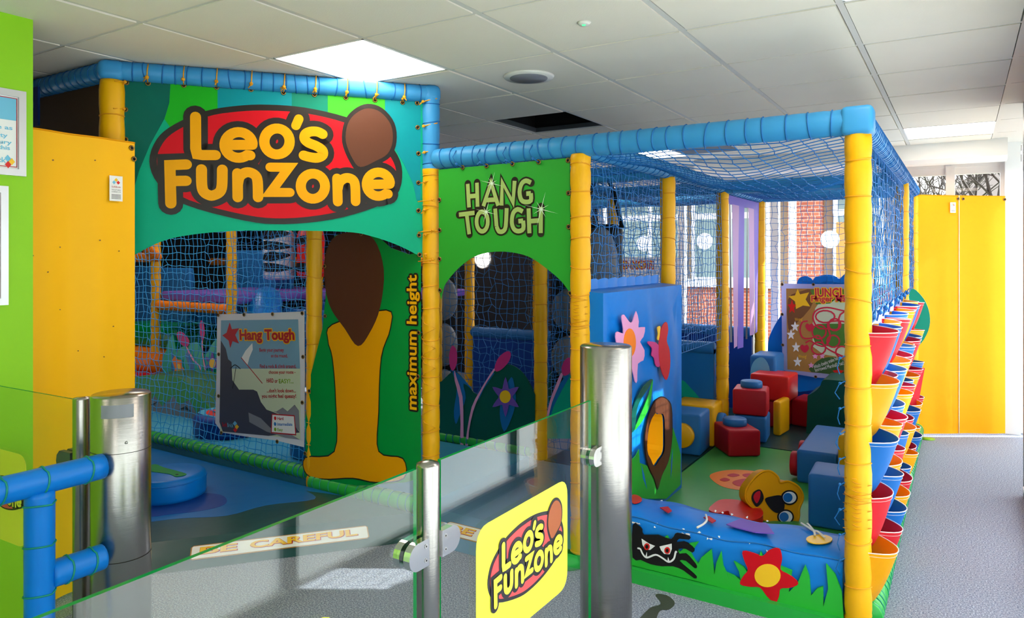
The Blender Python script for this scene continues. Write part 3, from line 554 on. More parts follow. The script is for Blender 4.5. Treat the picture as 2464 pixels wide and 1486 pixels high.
LE = [(75, 150), (66, 350), (68, 572), (84, 1062), (84, 1280), (74, 1440)]; RE = [(2228, 302), (2232, 482), (2238, 675), (2238, 892), (2238, 1098), (2242, 1280), (2246, 1425)]
eyelets(BF, BL(TY+LE+RE), bn)
for x, y in TY:
    q = BF.pt(*B(x, y), .006); u = BF.pt(*B(x+6, y-46), .06); mb = MB(); mb.tube([q, BF.pt(*B(x+3, y-30), .045), BF.pt(*B(x+6, y-75), .052), BF.pt(*B(x+9, y-130), .035)], .003, 5)
    c = BF.pt(*B(x+2, y-28), .047); mb.lathe([(.002, -.01), (.009, -.004), (.009, .005), (.002, .01)], 8, c); rnd = random.Random(x)
    for k in range(3): mb.tube([c, c+V3((rnd.uniform(-.022, .022), -.006, -rnd.uniform(.0, .022)))], .0028, 4)
    mb.build('cord_tie', 'cord_yellow', bn)
for x, y in RE:
    q = BF.pt(*B(x, y), .006); e = BF.pt(*B(x+135, y-22), .045); tie(bn, e, BF.pt(*B(x+35, y-2), .035), (.0, -.004, 0))
for x, y in LE[:2]+LE[3:]: tie(bn, BF.pt(*B(x-70, y+8), .058), BF.pt(*B(x-5, y+2), .02), (0, -.01, 0))
# ================================================================== ARCH BANNER
AF = Fr((-2.14, -.02, 0), (1, 0, 0))
def A(cx, cy): return AF.px(1000+cx/3.539, 340+cy/3.539)
def AL(L): return [A(*p) for p in L]
ab = thing('arch_banner', 'green arch-cut banner with pale green block lettering', 'banner', (-1.68, -.02, 1.3))
mb = MB(); flat(mb, AF, AL([(196, 240), (1312, 140), (1324, 1300)])+spl(AL([(1318, 1296), (1240, 1190), (1100, 1070), (960, 980), (800, 942), (640, 942), (500, 980), (380, 1065), (290, 1160), (240, 1240), (216, 1345)]), 4, False)+AL([(200, 1270)]), 0, .004, back=True); mb.build('sheet', 'arch_green', ab)
HT = [[(447, 362), (458, 562)], [(525, 352), (530, 556)], [(455, 468), (527, 462)], [(580, 552), (645, 352), (706, 547)], [(605, 500), (690, 495)], [(735, 546), (741, 348), (832, 522), (846, 336)],
      spl([(985, 352), (942, 335), (905, 362), (888, 430), (903, 498), (942, 516), (984, 503), (984, 442)], 3, False), [(984, 442), (945, 446)],
      [(372, 624), (505, 608)], [(438, 618), (460, 790)], [(680, 572), (692, 722)], spl([(692, 722), (712, 765), (748, 764), (770, 722), (778, 568)], 3, False),
      spl([(915, 598), (872, 578), (834, 610), (822, 690), (842, 748), (882, 764), (920, 742), (918, 675)], 3, False), [(918, 675), (878, 680)], [(965, 570), (972, 782)], [(1070, 558), (1068, 780)], [(970, 680), (1068, 672)]]
OO = ell(570, 682, 48, 84, 22)
a = MB()
for L in HT: 
    q = AL(L); stroke(a, AF, q, .0415, .002, flatcap=False)
stroke(a, AF, AL(OO), .0415, .002, closed=True); a.build('outline', 'logo_black', ab)
a = MB()
for L in HT: stroke(a, AF, AL(L), .0235, .003, flatcap=True)
stroke(a, AF, AL(OO), .0235, .003, closed=True); a.build('lettering', 'letter_green', ab)
for cx, cy, R in ((652, 358, 100), (605, 600, 90), (1072, 578, 150)):
    a = MB(); L = []
    for k in range(16): r = (R if k % 4 == 0 else R*.5 if k % 2 == 0 else 8); an = k*PI/8+.25; L.append((cx+r*math.cos(an), cy+r*math.sin(an)))
    flat(a, AF, AL(L), .0042, .0005); a.build('printed_sparkle', 'star_white', ab)
EY = [(403, 222), (607, 210), (826, 192), (1050, 176), (205, 498), (207, 756), (207, 1002), (210, 1268), (1300, 162), (1304, 440), (1306, 728), (1318, 1292)]
eyelets(AF, AL(EY), ab)
for x, y in EY[:4]:
    a = MB(); a.tube([AF.pt(*A(x, y), .006), AF.pt(*A(x-25, y-25), .035), AF.pt(*A(x-40, y-80), .05), AF.pt(*A(x-30, y-140), .03)], .0026, 5); c = AF.pt(*A(x-22, y-22), .036); a.lathe([(.002, -.008), (.009, -.003), (.009, .004), (.002, .008)], 8, c)
    for k in range(3): a.tube([c, c+V3((random.uniform(-.02, .02), -.005, -random.uniform(0, .02)))], .0022, 4)
    a.build('cord_tie', 'cord_blue', ab)
for x, y in EY[4:7]: tie(ab, AF.pt(*A(x-140, y+20), .045), AF.pt(*A(x-30, y+4), .03), (0, -.006, 0))
# ================================================================== HEIGHT PANEL
HF = Fr((-3.06, -.045, 0), (1, 0, 0)); hp = thing('height_banner', 'green vinyl panel with ochre and brown shapes and vertical lettering maximum height', 'banner', (-2.6, -.045, .1))
X = HF.px
mb = MB(); flat(mb, HF, [X(*p) for p in [(735, 1148), (860, 1168), (975, 1160), (1012, 1150), (1012, 605), (985, 612), (940, 596), (905, 565), (850, 556), (806, 566), (786, 620), (783, 720), (776, 790), (748, 900), (735, 1000)]], 0, .004, back=True); mb.build('sheet', 'panel_green', hp)
sh = spl([X(*p) for p in [(800, 780), (930, 745), (940, 790), (918, 860), (912, 990), (912, 1085), (970, 1102), (972, 1150), (905, 1160), (850, 1150), (780, 1152), (738, 1140), (735, 1100), (805, 1085), (808, 960), (800, 860), (790, 820)]], 4)
a = MB(); flat(a, HF, sh, .0015, .001); a.build('ochre_shape', 'ochre', hp)
a = MB(); stroke(a, HF, sh, .007, .0018, closed=True); a.build('outline', 'logo_black', hp)
a = MB(); flat(a, HF, [X(*p) for p in spl([(780, 640), (800, 575), (850, 558), (900, 575), (924, 650), (915, 740), (890, 800), (862, 832), (830, 790), (792, 730)], 4)], .0025, .001); a.build('brown_shape', 'brown', hp)
p0, p1 = HF.px(1003, 985), HF.px(1003, 662)
a = MB(); halo(a, HF, 'maximum height', p0, p1, .072, .002, .010, bold=.03); a.build('outline', 'logo_black', hp)
a = MB(); text(a, HF, 'maximum height', p0, p1, .072, .0042, bold=.025); a.build('lettering', 'yellow', hp)
eyelets(HF, [X(*p) for p in [(782, 640), (783, 760), (745, 940), (735, 1090), (1008, 800), (1006, 905), (870, 562)]], hp)
# ================================================================== PRINTED POSTER ON THE FRONT NET
TF = Fr((-4.0, -.03, 0), (1, 0, 0)); X = TF.px
ps = thing('rules_poster', 'grey edged climbing rules poster tied to the front net', 'poster', (-3.58, -.03, .25))
C = lambda x, y: X(500+x/4.369, 740+y/4.369)
mb = MB(); flat(mb, TF, [C(*p) for p in [(98, 70), (380, 62), (700, 52), (1012, 38), (1018, 700), (1010, 1465), (720, 1395), (380, 1350), (150, 1310), (78, 1210), (92, 640)]], 0, .003, back=True); mb.build('sheet', 'white_vinyl', ps)
def pp(name, m, L, o_, curve=0): a = MB(); q = [C(*p) for p in L]; flat(a, TF, spl(q, 4) if curve else q, o_, .0008); return a.build(name, m, ps)
pp('printed_sky', 'print_sky', [(140, 132), (950, 122), (972, 700), (130, 760)], .001); pp('printed_sky', 'print_pale', [(130, 640), (972, 640), (975, 1380), (600, 1340), (130, 1300)], .0013)
pp('printed_rock', 'print_dark', [(140, 345), (190, 430), (215, 540), (250, 570), (260, 760), (330, 860), (480, 860), (520, 880), (560, 990), (620, 1070), (700, 1100), (800, 1140), (900, 1220), (970, 1310), (640, 1345), (160, 1300), (125, 1200)], .0018)
pp('printed_rock', 'print_grey', [(690, 1085), (720, 1090), (790, 1048), (840, 1088), (915, 1018), (960, 1080), (970, 1300), (900, 1230), (800, 1140)], .0016); pp('printed_rock', 'print_grey', [(430, 1100), (560, 1160), (660, 1260), (860, 1320), (970, 1385), (820, 1365), (620, 1300), (440, 1200)], .0021)
pp('printed_star', 'print_red', [(232, 155), (255, 225), (330, 215), (290, 285), (330, 375), (262, 350), (238, 422), (222, 345), (155, 290), (200, 262)], .002)
pp('printed_flag', 'paper', [(470, 372), (475, 440), (440, 520), (420, 600), (355, 530), (400, 450)], .002); a = MB(); stroke(a, TF, [C(355, 525), C(575, 792)], .006, .0024); a.build('printed_pole', 'print_red', ps)
a = MB(); stroke(a, TF, [C(265, 845), C(300, 620)], .0055, .0024); stroke(a, TF, spl([C(245, 635), C(290, 600), C(345, 640)], 5, False), .006, .0024); a.build('printed_axe', 'black', ps)
pp('printed_panel', 'print_red', [(675, 1112), (915, 1128), (932, 1340), (665, 1318)], .0024); pp('printed_panel', 'paper', [(683, 1124), (908, 1140), (922, 1326), (676, 1305)], .0028)
for (x, y), m, s in (((712, 1160), 'bright_red', 'Hard'), ((711, 1220), 'print_blue', 'Intermediate'), ((713, 1277), 'print_lime', 'Easy')):
    a = MB(); q = C(x, y); flat(a, TF, ell(q[0], q[1], .011, .012, 16), .0032, .0004); a.build('printed_dot', m, ps)
    a = MB(); text(a, TF, s, C(738, y+17), C(738+{'Hard': 62, 'Intermediate': 155, 'Easy': 55}[s], y+19), .020, .0034, bold=.02); a.build('lettering', {'Hard': 'print_red'}.get(s, m), ps)
a = MB(); halo(a, TF, 'Hang Tough', C(345, 333), C(912, 332), .066, .0022, .007, bold=.04); a.build('outline', 'print_yellow', ps)
a = MB(); text(a, TF, 'Hang Tough', C(345, 333), C(912, 332), .066, .0040, bold=.04); a.build('lettering', 'print_red', ps)
for s, x0, x1, y, m, h in (('Begin your journey', 547, 802, 460, 'print_red', .024), ('on the ground,', 668, 842, 520, 'print_red', .022), ('Find a rock & climb around,', 552, 932, 632, 'print_red', .024), ('choose your route -', 645, 925, 692, 'print_red', .022), ('HARD', 622, 695, 785, 'print_red', .028), ('or', 708, 738, 787, 'print_red', .026), ('EASY?...', 752, 905, 792, 'print_lime', .028), ("...don't look down...", 625, 930, 888, 'print_red', .024), ('you might feel queasy!', 572, 932, 945, 'print_red', .024)):
    a = MB(); text(a, TF, s, C(x0, y), C(x1, y), h, .0026, bold=.018); a.build('lettering', m, ps)
a = MB(); text(a, TF, 'Soft', C(155, 1245), C(208, 1250), .028, .0028, bold=.01); a.build('lettering', 'crimson', ps)
a = MB(); text(a, TF, 'Brick', C(210, 1250), C(272, 1256), .028, .0028, bold=.01); a.build('lettering', 'print_cyan', ps)
for cx, cy, m in ((288, 1215, 'print_cyan'), (308, 1250, 'print_yellow'), (292, 1282, 'bright_red')): pp('printed_logo', m, [(cx, cy-26), (cx+22, cy), (cx, cy+26), (cx-22, cy)], .0026)
eyelets(TF, [C(*p) for p in [(112, 75), (384, 72), (684, 66), (996, 58), (118, 488), (116, 926), (1003, 516), (996, 996), (145, 1312), (732, 1405)]], ps)
# ================================================================== FLOOR MATS
GF = lambda z: Fr((0, 0, z), (1, 0, 0), (0, 1, 0))
def slab(name, m, pts, z0, z1, label, cat='mat'):
    mb = MB(); flat(mb, GF(z1), pts, 0, z1-z0, back=True); o = mb.build(name, m); return tag(o, label, cat) if label else o
em = thing('entrance_mat', 'blue and dark green padded entrance mat painted with a river', 'mat', (-3.2, -.5, 0))
mb = MB(); flat(mb, GF(.08), [(-6.4, -.05), (-2.22, -.07), (-3.19, -1.25), (-3.3, -1.3), (-6.4, -1.3)], 0, .08, back=True); mb.build('pad', 'mat_dark', em)
g = GF(.08); X = g.px
mb = MB(); flat(mb, g, [(-6.4, -.05), (-2.75, -.07)]+spl([X(735, 1180), (-2.84, -.2), X(640, 1215), X(545, 1240), X(430, 1247), X(330, 1262), X(240, 1300)], 4, False)+[(-6.4, -.9)], .001, .001); mb.build('painted_river', 'mat_blue', em)
mb = MB(); flat(mb, g, spl([X(365, 1190), X(460, 1186), X(530, 1190), X(545, 1210), X(500, 1226), X(420, 1236), X(350, 1240)], 4), .002, .001); mb.build('painted_pool', 'deep_blue', em)
hd = V3((-2.22+3.19, 1.18, 0)).normalized(); ho = V3((hd.y, -hd.x, 0)); r0 = V3((-3.19, -1.25, .08)); RL = (V3((-2.22, -.07, .08))-r0).length
mb = MB(); a, b = r0, r0+hd*RL; c, d_ = b+ho*.2-V3((0, 0, .078)), a+ho*.2-V3((0, 0, .078))
mb.add([a, b, c, d_, a-V3((0, 0, .078)), b-V3((0, 0, .078))], [(0, 3, 2, 1), (0, 4, 3), (1, 2, 5)]); mb.build('ramp_edge', 'mat_dark', em)
RF = Fr(d_, hd, (a-d_)); RF.n = -RF.n if RF.n.z < 0 else RF.n
def sign(fr, par_label, s0, s1, t0, t1, words, m='print_yellow'):
    t = thing('floor_sign', par_label, 'sign', fr.pt((s0+s1)/2, (t0+t1)/2), 'floor signs on the mat edges')
    c = .012
    mb = MB(); flat(mb, fr, [(s0+c, t0), (s1-c, t0), (s1, t0+c), (s1, t1-c), (s1-c, t1), (s0+c, t1), (s0, t1-c), (s0, t0+c)], .002, .0015); mb.build('border', 'print_tan', t)
    mb = MB(); flat(mb, fr, [(s0+c, t0+.006), (s1-c, t0+.006), (s1-.006, t0+c), (s1-.006, t1-c), (s1-c, t1-.006), (s0+c, t1-.006), (s0+.006, t1-c), (s0+.006, t0+c)], .003, .001); mb.build('plate', 'paper', t)
    q = s0+.05
    for w_, L in words:
        a = MB(); text(a, fr, w_, (q, t0+(t1-t0)*.3), (q+L, t0+(t1-t0)*.3), (t1-t0)*.5, .0045, bold=.05); a.build('lettering', 'print_red', t)
        a = MB(); text(a, fr, w_, (q-.002, t0+(t1-t0)*.3+.002), (q+L-.002, t0+(t1-t0)*.3+.002), (t1-t0)*.5, .0052, bold=.03); a.build('lettering', m, t); q += L+.07
sign(RF, 'white sign lettered be careful on the entrance mat ramp', .42, 1.28, .06, .155, [('BE', .16), ('CAREFUL', .52)])
slab('passage_mat', 'light_blue', [(-6.4, .06), (-2.2, .06), (-2.2, 1.16), (-6.4, 1.16)], 0, .1, 'light blue padded floor mat behind the front net')
am = thing('passage_ramp', 'blue ramped mat under the lettered arch banner', 'mat', (-1.7, .5, 0))
mb = MB(); mb.box(-2.1, -1.24, .05, 1.18, 0, .08); mb.build('pad', 'mat_slate', am)
mb = MB(); mb.add([(-2.1, .05, .08), (-1.27, .05, .08), (-1.27, -.2, .002), (-2.1, -.2, .002), (-2.1, .05, 0), (-1.27, .05, 0)], [(3, 2, 1, 0), (0, 4, 3), (1, 2, 5)]); mb.build('ramp_edge', 'mat_slate', am)
R2 = Fr((-2.1, -.2, .002), (1, 0, 0), (0, .25, .078)); R2.n = -R2.n if R2.n.z < 0 else R2.n
sign(R2, 'white sign lettered be careful under the arch banner', .1, .78, .09, .19, [('BE', .14), ('CAREFUL', .4)])
slab('floor_mat', 'mat_dark', [(-2.1, 1.2), (-1.215, 1.2), (-1.215, 3.6), (-2.1, 3.6)], 0, .08, 'dark slate floor mat left of the yellow middle posts')
slab('floor_mat', 'mat_dark', [(-1.2, 2.36), (-.02, 2.36), (-.02, 3.6), (-1.2, 3.6)], 0, .08, 'dark green glossy floor mat below the maze poster')
pm = thing('play_mat', 'bright green floor mat with an orange paw print oval', 'mat', (-.6, 1.3, 0))
mb = MB(); flat(mb, GF(.08), [(-1.2, .26), (-.03, .26), (-.03, 2.34), (-1.2, 2.34)], 0, .08, back=True); mb.build('pad', 'mat_green', pm)
X = GF(.08).px; c3 = lambda x, y: X(1600+x/3.231, 840+y/3.231)
mb = MB(); flat(mb, GF(.08), spl([c3(*p) for p in [(347, 990), (400, 955), (520, 937), (680, 945), (780, 970), (830, 1010), (800, 1060), (700, 1095), (560, 1092), (430, 1060)]], 4), .0015, .001); mb.build('paw_oval', 'orange', pm)
for L in ([(484, 980), (530, 967), (582, 980), (530, 994)], [(603, 975), (660, 967), (730, 985), (680, 998), (625, 994)], [(426, 1016), (465, 1001), (506, 1016), (465, 1029)], [(524, 1035), (600, 1010), (720, 1008), (760, 1040), (680, 1068), (570, 1065)]):
    mb = MB(); flat(mb, GF(.08), spl([c3(*p) for p in L], 4), .003, .001); mb.build('paw_pad', 'crimson', pm)
# ================================================================== FOAM BUMPER (low front wall)
bp_ = thing('foam_bumper', 'low blue foam wall with a black spider and a red star flower', 'bumper', (-.55, .15, 0))
def bsec(t):
    P = [(.005, .062), (-.008, .13), (-.006, .22), (-.002, .262), (.006, .277), (.022, .286), (.08, .294), (.2, .300), (.25, .296), (.266, .282), (.27, .08)]
    return P
mb = MB(); P = bsec(0); nx = 40
def bpt(i, j):
    u = -1.09 + i/nx*(1.09-.055); y, z = P[j]; k = math.sin(u*23+j)*.0035+math.sin(u*11+1.3*j)*.004
    return (u, y+k*(.6 if j < 3 else 0), z+(k*1.2 if j > 2 else 0)-.012*math.sin((u+1.09)/1.04*PI)*(1 if j > 2 else 0))
vs = [bpt(i, j) for i in range(nx+1) for j in range(len(P))]; m_ = len(P)
mb.add(vs, [(i*m_+j, (i+1)*m_+j, (i+1)*m_+j+1, i*m_+j+1) for i in range(nx) for j in range(m_-1)]+[tuple(range(m_-1, -1, -1)), tuple(nx*m_+j for j in range(m_))], 0, True); mb.build('foam_body', 'blue_box', bp_)
mb = MB(); mb.tube([V3(bpt(i, 4))+V3((0, -.001, .001)) for i in range(nx+1)], .0028, 5); mb.build('seam', 'blue_foam', bp_)
UF = Fr((-1.09, -.02, 0), (1, 0, 0)); X = UF.px; c5 = lambda x, y: X(1480+x/3.85, 1140+y/3.85)
def ap(name, m, L, o_, par=bp_, fr=UF, f=c5, sp=0, th=.004): a = MB(); q = [f(*p) for p in L]; flat(a, fr, spl(q, sp) if sp else q, o_, th); return a.build(name, m, par)
ap('grass_applique', 'grass_green', [(60, 840), (60, 640), (110, 600), (150, 640), (190, 720), (215, 780), (250, 700), (480, 570), (520, 640), (600, 720), (690, 640), (775, 628), (700, 730), (740, 800), (770, 830), (800, 770), (892, 696), (905, 820), (921, 930), (940, 820), (982, 716), (1000, 850), (1065, 985), (1032, 910), (1100, 940), (1165, 985), (1150, 900), (1100, 808), (1190, 860), (1260, 950), (1350, 715), (1380, 790), (1640, 895), (1610, 1090), (1690, 1010), (1760, 842), (1800, 950), (1815, 1125), (1870, 1060), (1928, 1040), (1930, 1225), (1975, 1060), (1955, 832), (2040, 930), (2100, 1090), (2118, 1330), (1500, 1195), (800, 1000), (165, 845)], .002, th=.012)
ap('star_flower', 'logo_red', spl([(1184, 710), (1290, 730), (1368, 756), (1430, 700), (1520, 686), (1548, 780), (1536, 880), (1620, 930), (1700, 1010), (1620, 1050), (1536, 1058), (1520, 1130), (1485, 1190), (1410, 1130), (1345, 1048), (1250, 1040), (1160, 1015), (1190, 940), (1232, 885), (1200, 800)], 3), .004, th=.006)
ap('flower_centre', 'print_yellow', [(1415+120*math.cos(a), 935+107*math.sin(a)) for a in [2*PI*k/28 for k in range(28)]], .006)
sp_ = ap('spider', 'black', spl([(165, 470), (215, 470), (255, 510), (268, 560), (400, 560), (520, 600), (560, 548), (600, 545), (690, 570), (690, 604), (600, 595), (572, 630), (640, 620), (700, 650), (738, 690), (720, 725), (660, 690), (590, 690), (600, 735), (660, 730), (720, 790), (762, 850), (740, 868), (660, 800), (600, 800), (690, 880), (760, 945), (735, 962), (640, 890), (540, 850), (440, 850), (330, 830), (240, 790), (165, 770)], 2), .0045, th=.006)
for L in ([(250, 595), (320, 640), (374, 662), (330, 698), (285, 695), (258, 650)], [(528, 640), (530, 690), (510, 738), (460, 735), (430, 700), (416, 666)]): ap('eye', 'white', L, .0062, sp_)
for cx, cy in ((300, 667), (488, 702)):
    ap('iris', 'bright_red', [(cx+27*math.cos(a), cy+32*math.sin(a)) for a in [2*PI*k/18 for k in range(18)]], .0074, sp_); ap('pupil', 'black', [(cx+14*math.cos(a), cy+18*math.sin(a)) for a in [2*PI*k/14 for k in range(14)]], .0084, sp_)
a = MB(); stroke(a, UF, [c5(*p) for p in spl([(218, 682), (240, 690), (262, 735), (300, 768), (380, 742), (440, 770), (500, 808), (548, 780), (565, 720), (572, 715)], 4, False)], .008, .0064); a.build('mouth', 'white', sp_)
ap('tooth', 'white', [(285, 755), (298, 720), (300, 765)], .0066, sp_); ap('tooth', 'white', [(490, 800), (495, 765), (508, 805)], .0066, sp_)
TF2 = GF(.298); ct = lambda x, y: TF2.px(1480+x/3.85, 1140+y/3.85)
ap('top_patch', 'red_foam', [(415, 315), (490, 305), (525, 345), (490, 362)], .004, fr=TF2, f=ct); ap('top_patch', 'red_foam', [(818, 405), (870, 395), (935, 435), (900, 456)], .004, fr=TF2, f=ct)
ap('top_patch', 'bright_red', [(160, 200), (215, 205), (250, 240), (215, 268), (160, 270)], .004, fr=TF2, f=ct, sp=3)
ap('strap', 'purple', [(1030, 475), (1170, 420), (1300, 460), (1400, 460), (1475, 560), (1300, 550), (1120, 505)], .006, fr=TF2, f=ct)
ap('top_patch', 'print_yellow', [(1892+122*math.cos(a), 611+42*math.sin(a)) for a in [2*PI*k/24 for k in range(24)]], .005, fr=TF2, f=ct)
for L in ([(1850, 590), (1845, 560), (1800, 500), (1780, 485)], [(1940, 612), (1880, 560), (1840, 550), (1725, 480)], [(840, 400), (850, 450), (815, 490), (760, 520)]):
    a = MB(); a.tube([TF2.pt(*ct(*p), .012) for p in spl(L, 4, False)], .005, 6); a.build('cord', 'cord_white', bp_)
rn = random.Random(5); a = MB()
for k in range(34):
    u = rn.uniform(-1.05, -.3); y = rn.choice([.0, .0, .0, .012, .26]); z = {.0: .255, .012: .27, .26: .289}[y]
    q = V3((u, y-.004, z)); L = [(rn.uniform(.1, 1)*.009*math.cos(t), rn.uniform(.1, 1)*.007*math.sin(t)) for t in [2*PI*j/7 for j in range(7)]]
    fr_ = Fr(q, (1, 0, 0), (0, .6, .8)); flat(a, fr_, L, .003, .002)
a.build('worn_spots', 'paper', bp_)
# ================================================================== TALL FLOWER BOX
fb = thing('flower_box', 'tall blue padded box with a pink flower, butterfly and brown ringed hole', 'play box', (-1.18, .6, .08))
XF = Fr((-1.1, 0, 0), (0, 1, 0)); c4 = lambda x, y: XF.px(1380+x/2.476, 640+y/2.476)
hole = [(430, 1010), (445, 930), (470, 880), (485, 872), (500, 882), (515, 876), (530, 900), (533, 1000), (530, 1100), (500, 1150), (470, 1190), (450, 1150), (428, 1100)]
outer = [c4(*p) for p in [(632, 118), (632, 1300)]]
H = spl([c4(*p) for p in hole], 3); v1 = 1.13; z1 = 1.315; z0 = .08
# front face (towards +u) with the opening cut through, built as a ring of quads
mb = MB(); ctr = (sum(p[0] for p in H)/len(H), sum(p[1] for p in H)/len(H)); k = len(H)
def toedge(p):
    dx, dy = p[0]-ctr[0], p[1]-ctr[1]; s = []
    if dx > 1e-9: s.append((v1-ctr[0])/dx)
    if dx < -1e-9: s.append((0.0-ctr[0])/dx)
    if dy > 1e-9: s.append((z1-ctr[1])/dy)
    if dy < -1e-9: s.append((z0-ctr[1])/dy)
    return min(s)
pts_ = [(math.atan2(p[1]-ctr[1], p[0]-ctr[0]), p, 0) for p in H]
for c_ in ((0, z0), (v1, z0), (v1, z1), (0, z1)): pts_.append((math.atan2(c_[1]-ctr[1], c_[0]-ctr[0]), c_, 1))
pts_.sort(); inner = []; outr = []
hs_ = sorted((q for q in pts_ if not q[2]))
def hole_at(an):
    for i in range(len(hs_)):
        a0, p0_, _ = hs_[i]; a1, p1_, _ = hs_[(i+1) % len(hs_)]; da = (a1-a0) % (2*PI); x = (an-a0) % (2*PI)
        if x <= da+1e-9: t = x/da if da else 0; return (p0_[0]+(p1_[0]-p0_[0])*t, p0_[1]+(p1_[1]-p0_[1])*t)
for an, p, c_ in pts_:
    if c_: outr.append(p); inner.append(hole_at(an))
    else: s = toedge(p); outr.append((ctr[0]+(p[0]-ctr[0])*s, ctr[1]+(p[1]-ctr[1])*s)); inner.append(p)
n_ = len(inner); vs = []; fs = []
RI = 10
for q in range(RI+1):
    for i in range(n_):
        t = q/RI; a_, b_ = inner[i][0]+(outr[i][0]-inner[i][0])*t, inner[i][1]+(outr[i][1]-inner[i][1])*t
        wv = .012*(math.sin(a_*19+b_*3+1.5*math.sin(b_*5))-1)*min(1, t*3)*max(0, min(1, (1-t)*4))*(.4+b_) ; vs.append(XF.pt(a_, b_, wv))
for q in range(RI):
    for i in range(n_): fs.append((q*n_+i, (q+1)*n_+i, (q+1)*n_+(i+1) % n_, q*n_+(i+1) % n_))
mb.add(vs, fs, 0, True); back = -1.27
mb.add([(-1.1, 0, z1), (-1.1, v1, z1), (back, v1, z1+.012), (back, 0, z1+.012), (-1.1, 0, z0), (-1.1, v1, z0), (back, v1, z0), (back, 0, z0)], [(0, 1, 2, 3), (3, 2, 6, 7), (1, 5, 6, 2), (0, 3, 7, 4)])
mb.build('body', 'blue_box', fb)
mb = MB(); vs = [XF.pt(p[0], p[1], 0) for p in inner]+[XF.pt(p[0], p[1], -.14) for p in inner]; mb.add(vs, [(i, (i+1) % n_, n_+(i+1) % n_, n_+i) for i in range(n_)]+[tuple(n_+i for i in range(n_))], 0, False); mb.build('hole_lining', 'print_yellow', fb)
ring = [c4(*p) for p in spl([(415, 1000), (440, 880), (470, 810), (510, 780), (550, 800), (572, 850), (575, 1000), (565, 1100), (548, 1170), (515, 1240), (490, 1322), (470, 1260), (440, 1200), (418, 1110)], 3)]
def ringpoly(name, m, R, o_):
    a = MB(); ks = len(R); vs = [XF.pt(p[0], p[1], o_) for p in R]
    inn = [hole_at(math.atan2(p[1]-ctr[1], p[0]-ctr[0])) for p in R]; vs += [XF.pt(p[0], p[1], o_) for p in inn]
    a.add(vs, [(i, (i+1) % ks, ks+(i+1) % ks, ks+i) for i in range(ks)]); return a.build(name, m, fb)
ringpoly('hole_border', 'black', [(ctr[0]+(p[0]-ctr[0])*1.06, ctr[1]+(p[1]-ctr[1])*1.03) for p in ring], .010); ringpoly('hole_border', 'brown', ring, .012)
ap('flower_petals', 'pink', spl([(275, 300), (290, 288), (320, 330), (340, 330), (362, 268), (378, 330), (375, 365), (415, 362), (405, 420), (385, 450), (412, 500), (405, 560), (372, 580), (368, 680), (355, 685), (335, 600), (300, 560), (262, 520), (238, 420), (250, 388), (285, 400), (280, 340)], 2), .011, fb, XF, c4)
ap('flower_centre', 'orange', [(322+36*math.cos(a), 455+85*math.sin(a)) for a in [2*PI*k/22 for k in range(22)]], .0135, fb, XF, c4)
bf_ = ap('butterfly_wing', 'crimson', spl([(545, 333), (554, 380), (545, 445), (562, 500), (565, 600), (545, 676), (520, 640), (500, 560), (498, 470), (508, 390), (525, 345)], 3), .011, fb, XF, c4)
ap('butterfly_wing', 'hot_pink', spl([(432, 458), (445, 447), (498, 470), (505, 590), (480, 590), (470, 545), (455, 530), (458, 490)], 3), .010, fb, XF, c4)
ap('butterfly_wing', 'print_yellow', spl([(490, 365), (508, 358), (505, 400), (498, 440), (490, 430), (495, 400)], 3), .010, fb, XF, c4)
ap('leaf', 'dark_green', spl([(462, 672), (440, 720), (400, 780), (370, 850), (355, 970), (330, 980), (340, 860), (390, 740), (430, 690)], 3), .009, fb, XF, c4); ap('leaf', 'grass_green', spl([(462, 675), (455, 760), (440, 840), (400, 920), (352, 975), (400, 860), (440, 760)], 3), .0105, fb, XF, c4)
ap('grass_applique', 'grass_green', [(340, 1150), (360, 1130), (382, 1090), (386, 1170), (440, 1190), (480, 1260), (540, 1150), (585, 962), (612, 1050), (631, 1120), (631, 1298), (545, 1383), (200, 1383), (200, 1200)], .0085, fb, XF, c4)
ap('grass_blade', 'blue_box', [(395, 1180), (412, 1240), (428, 1325), (404, 1260)], .0095, fb, XF, c4); ap('grass_blade', 'blue_box', [(582, 1090), (578, 1200), (571, 1260), (573, 1160)], .0095, fb, XF, c4)
mb = MB()
for i in range(9): u0 = i*.125; mb.grid(lambda a, b, u0=u0: V3((-1.245+.01*math.sin(a*PI), u0+a*.125, z1+.0+b*(.055+.008*math.sin(a*PI)))), 4, 1)
mb.build('top_flap', 'blue_box', fb)
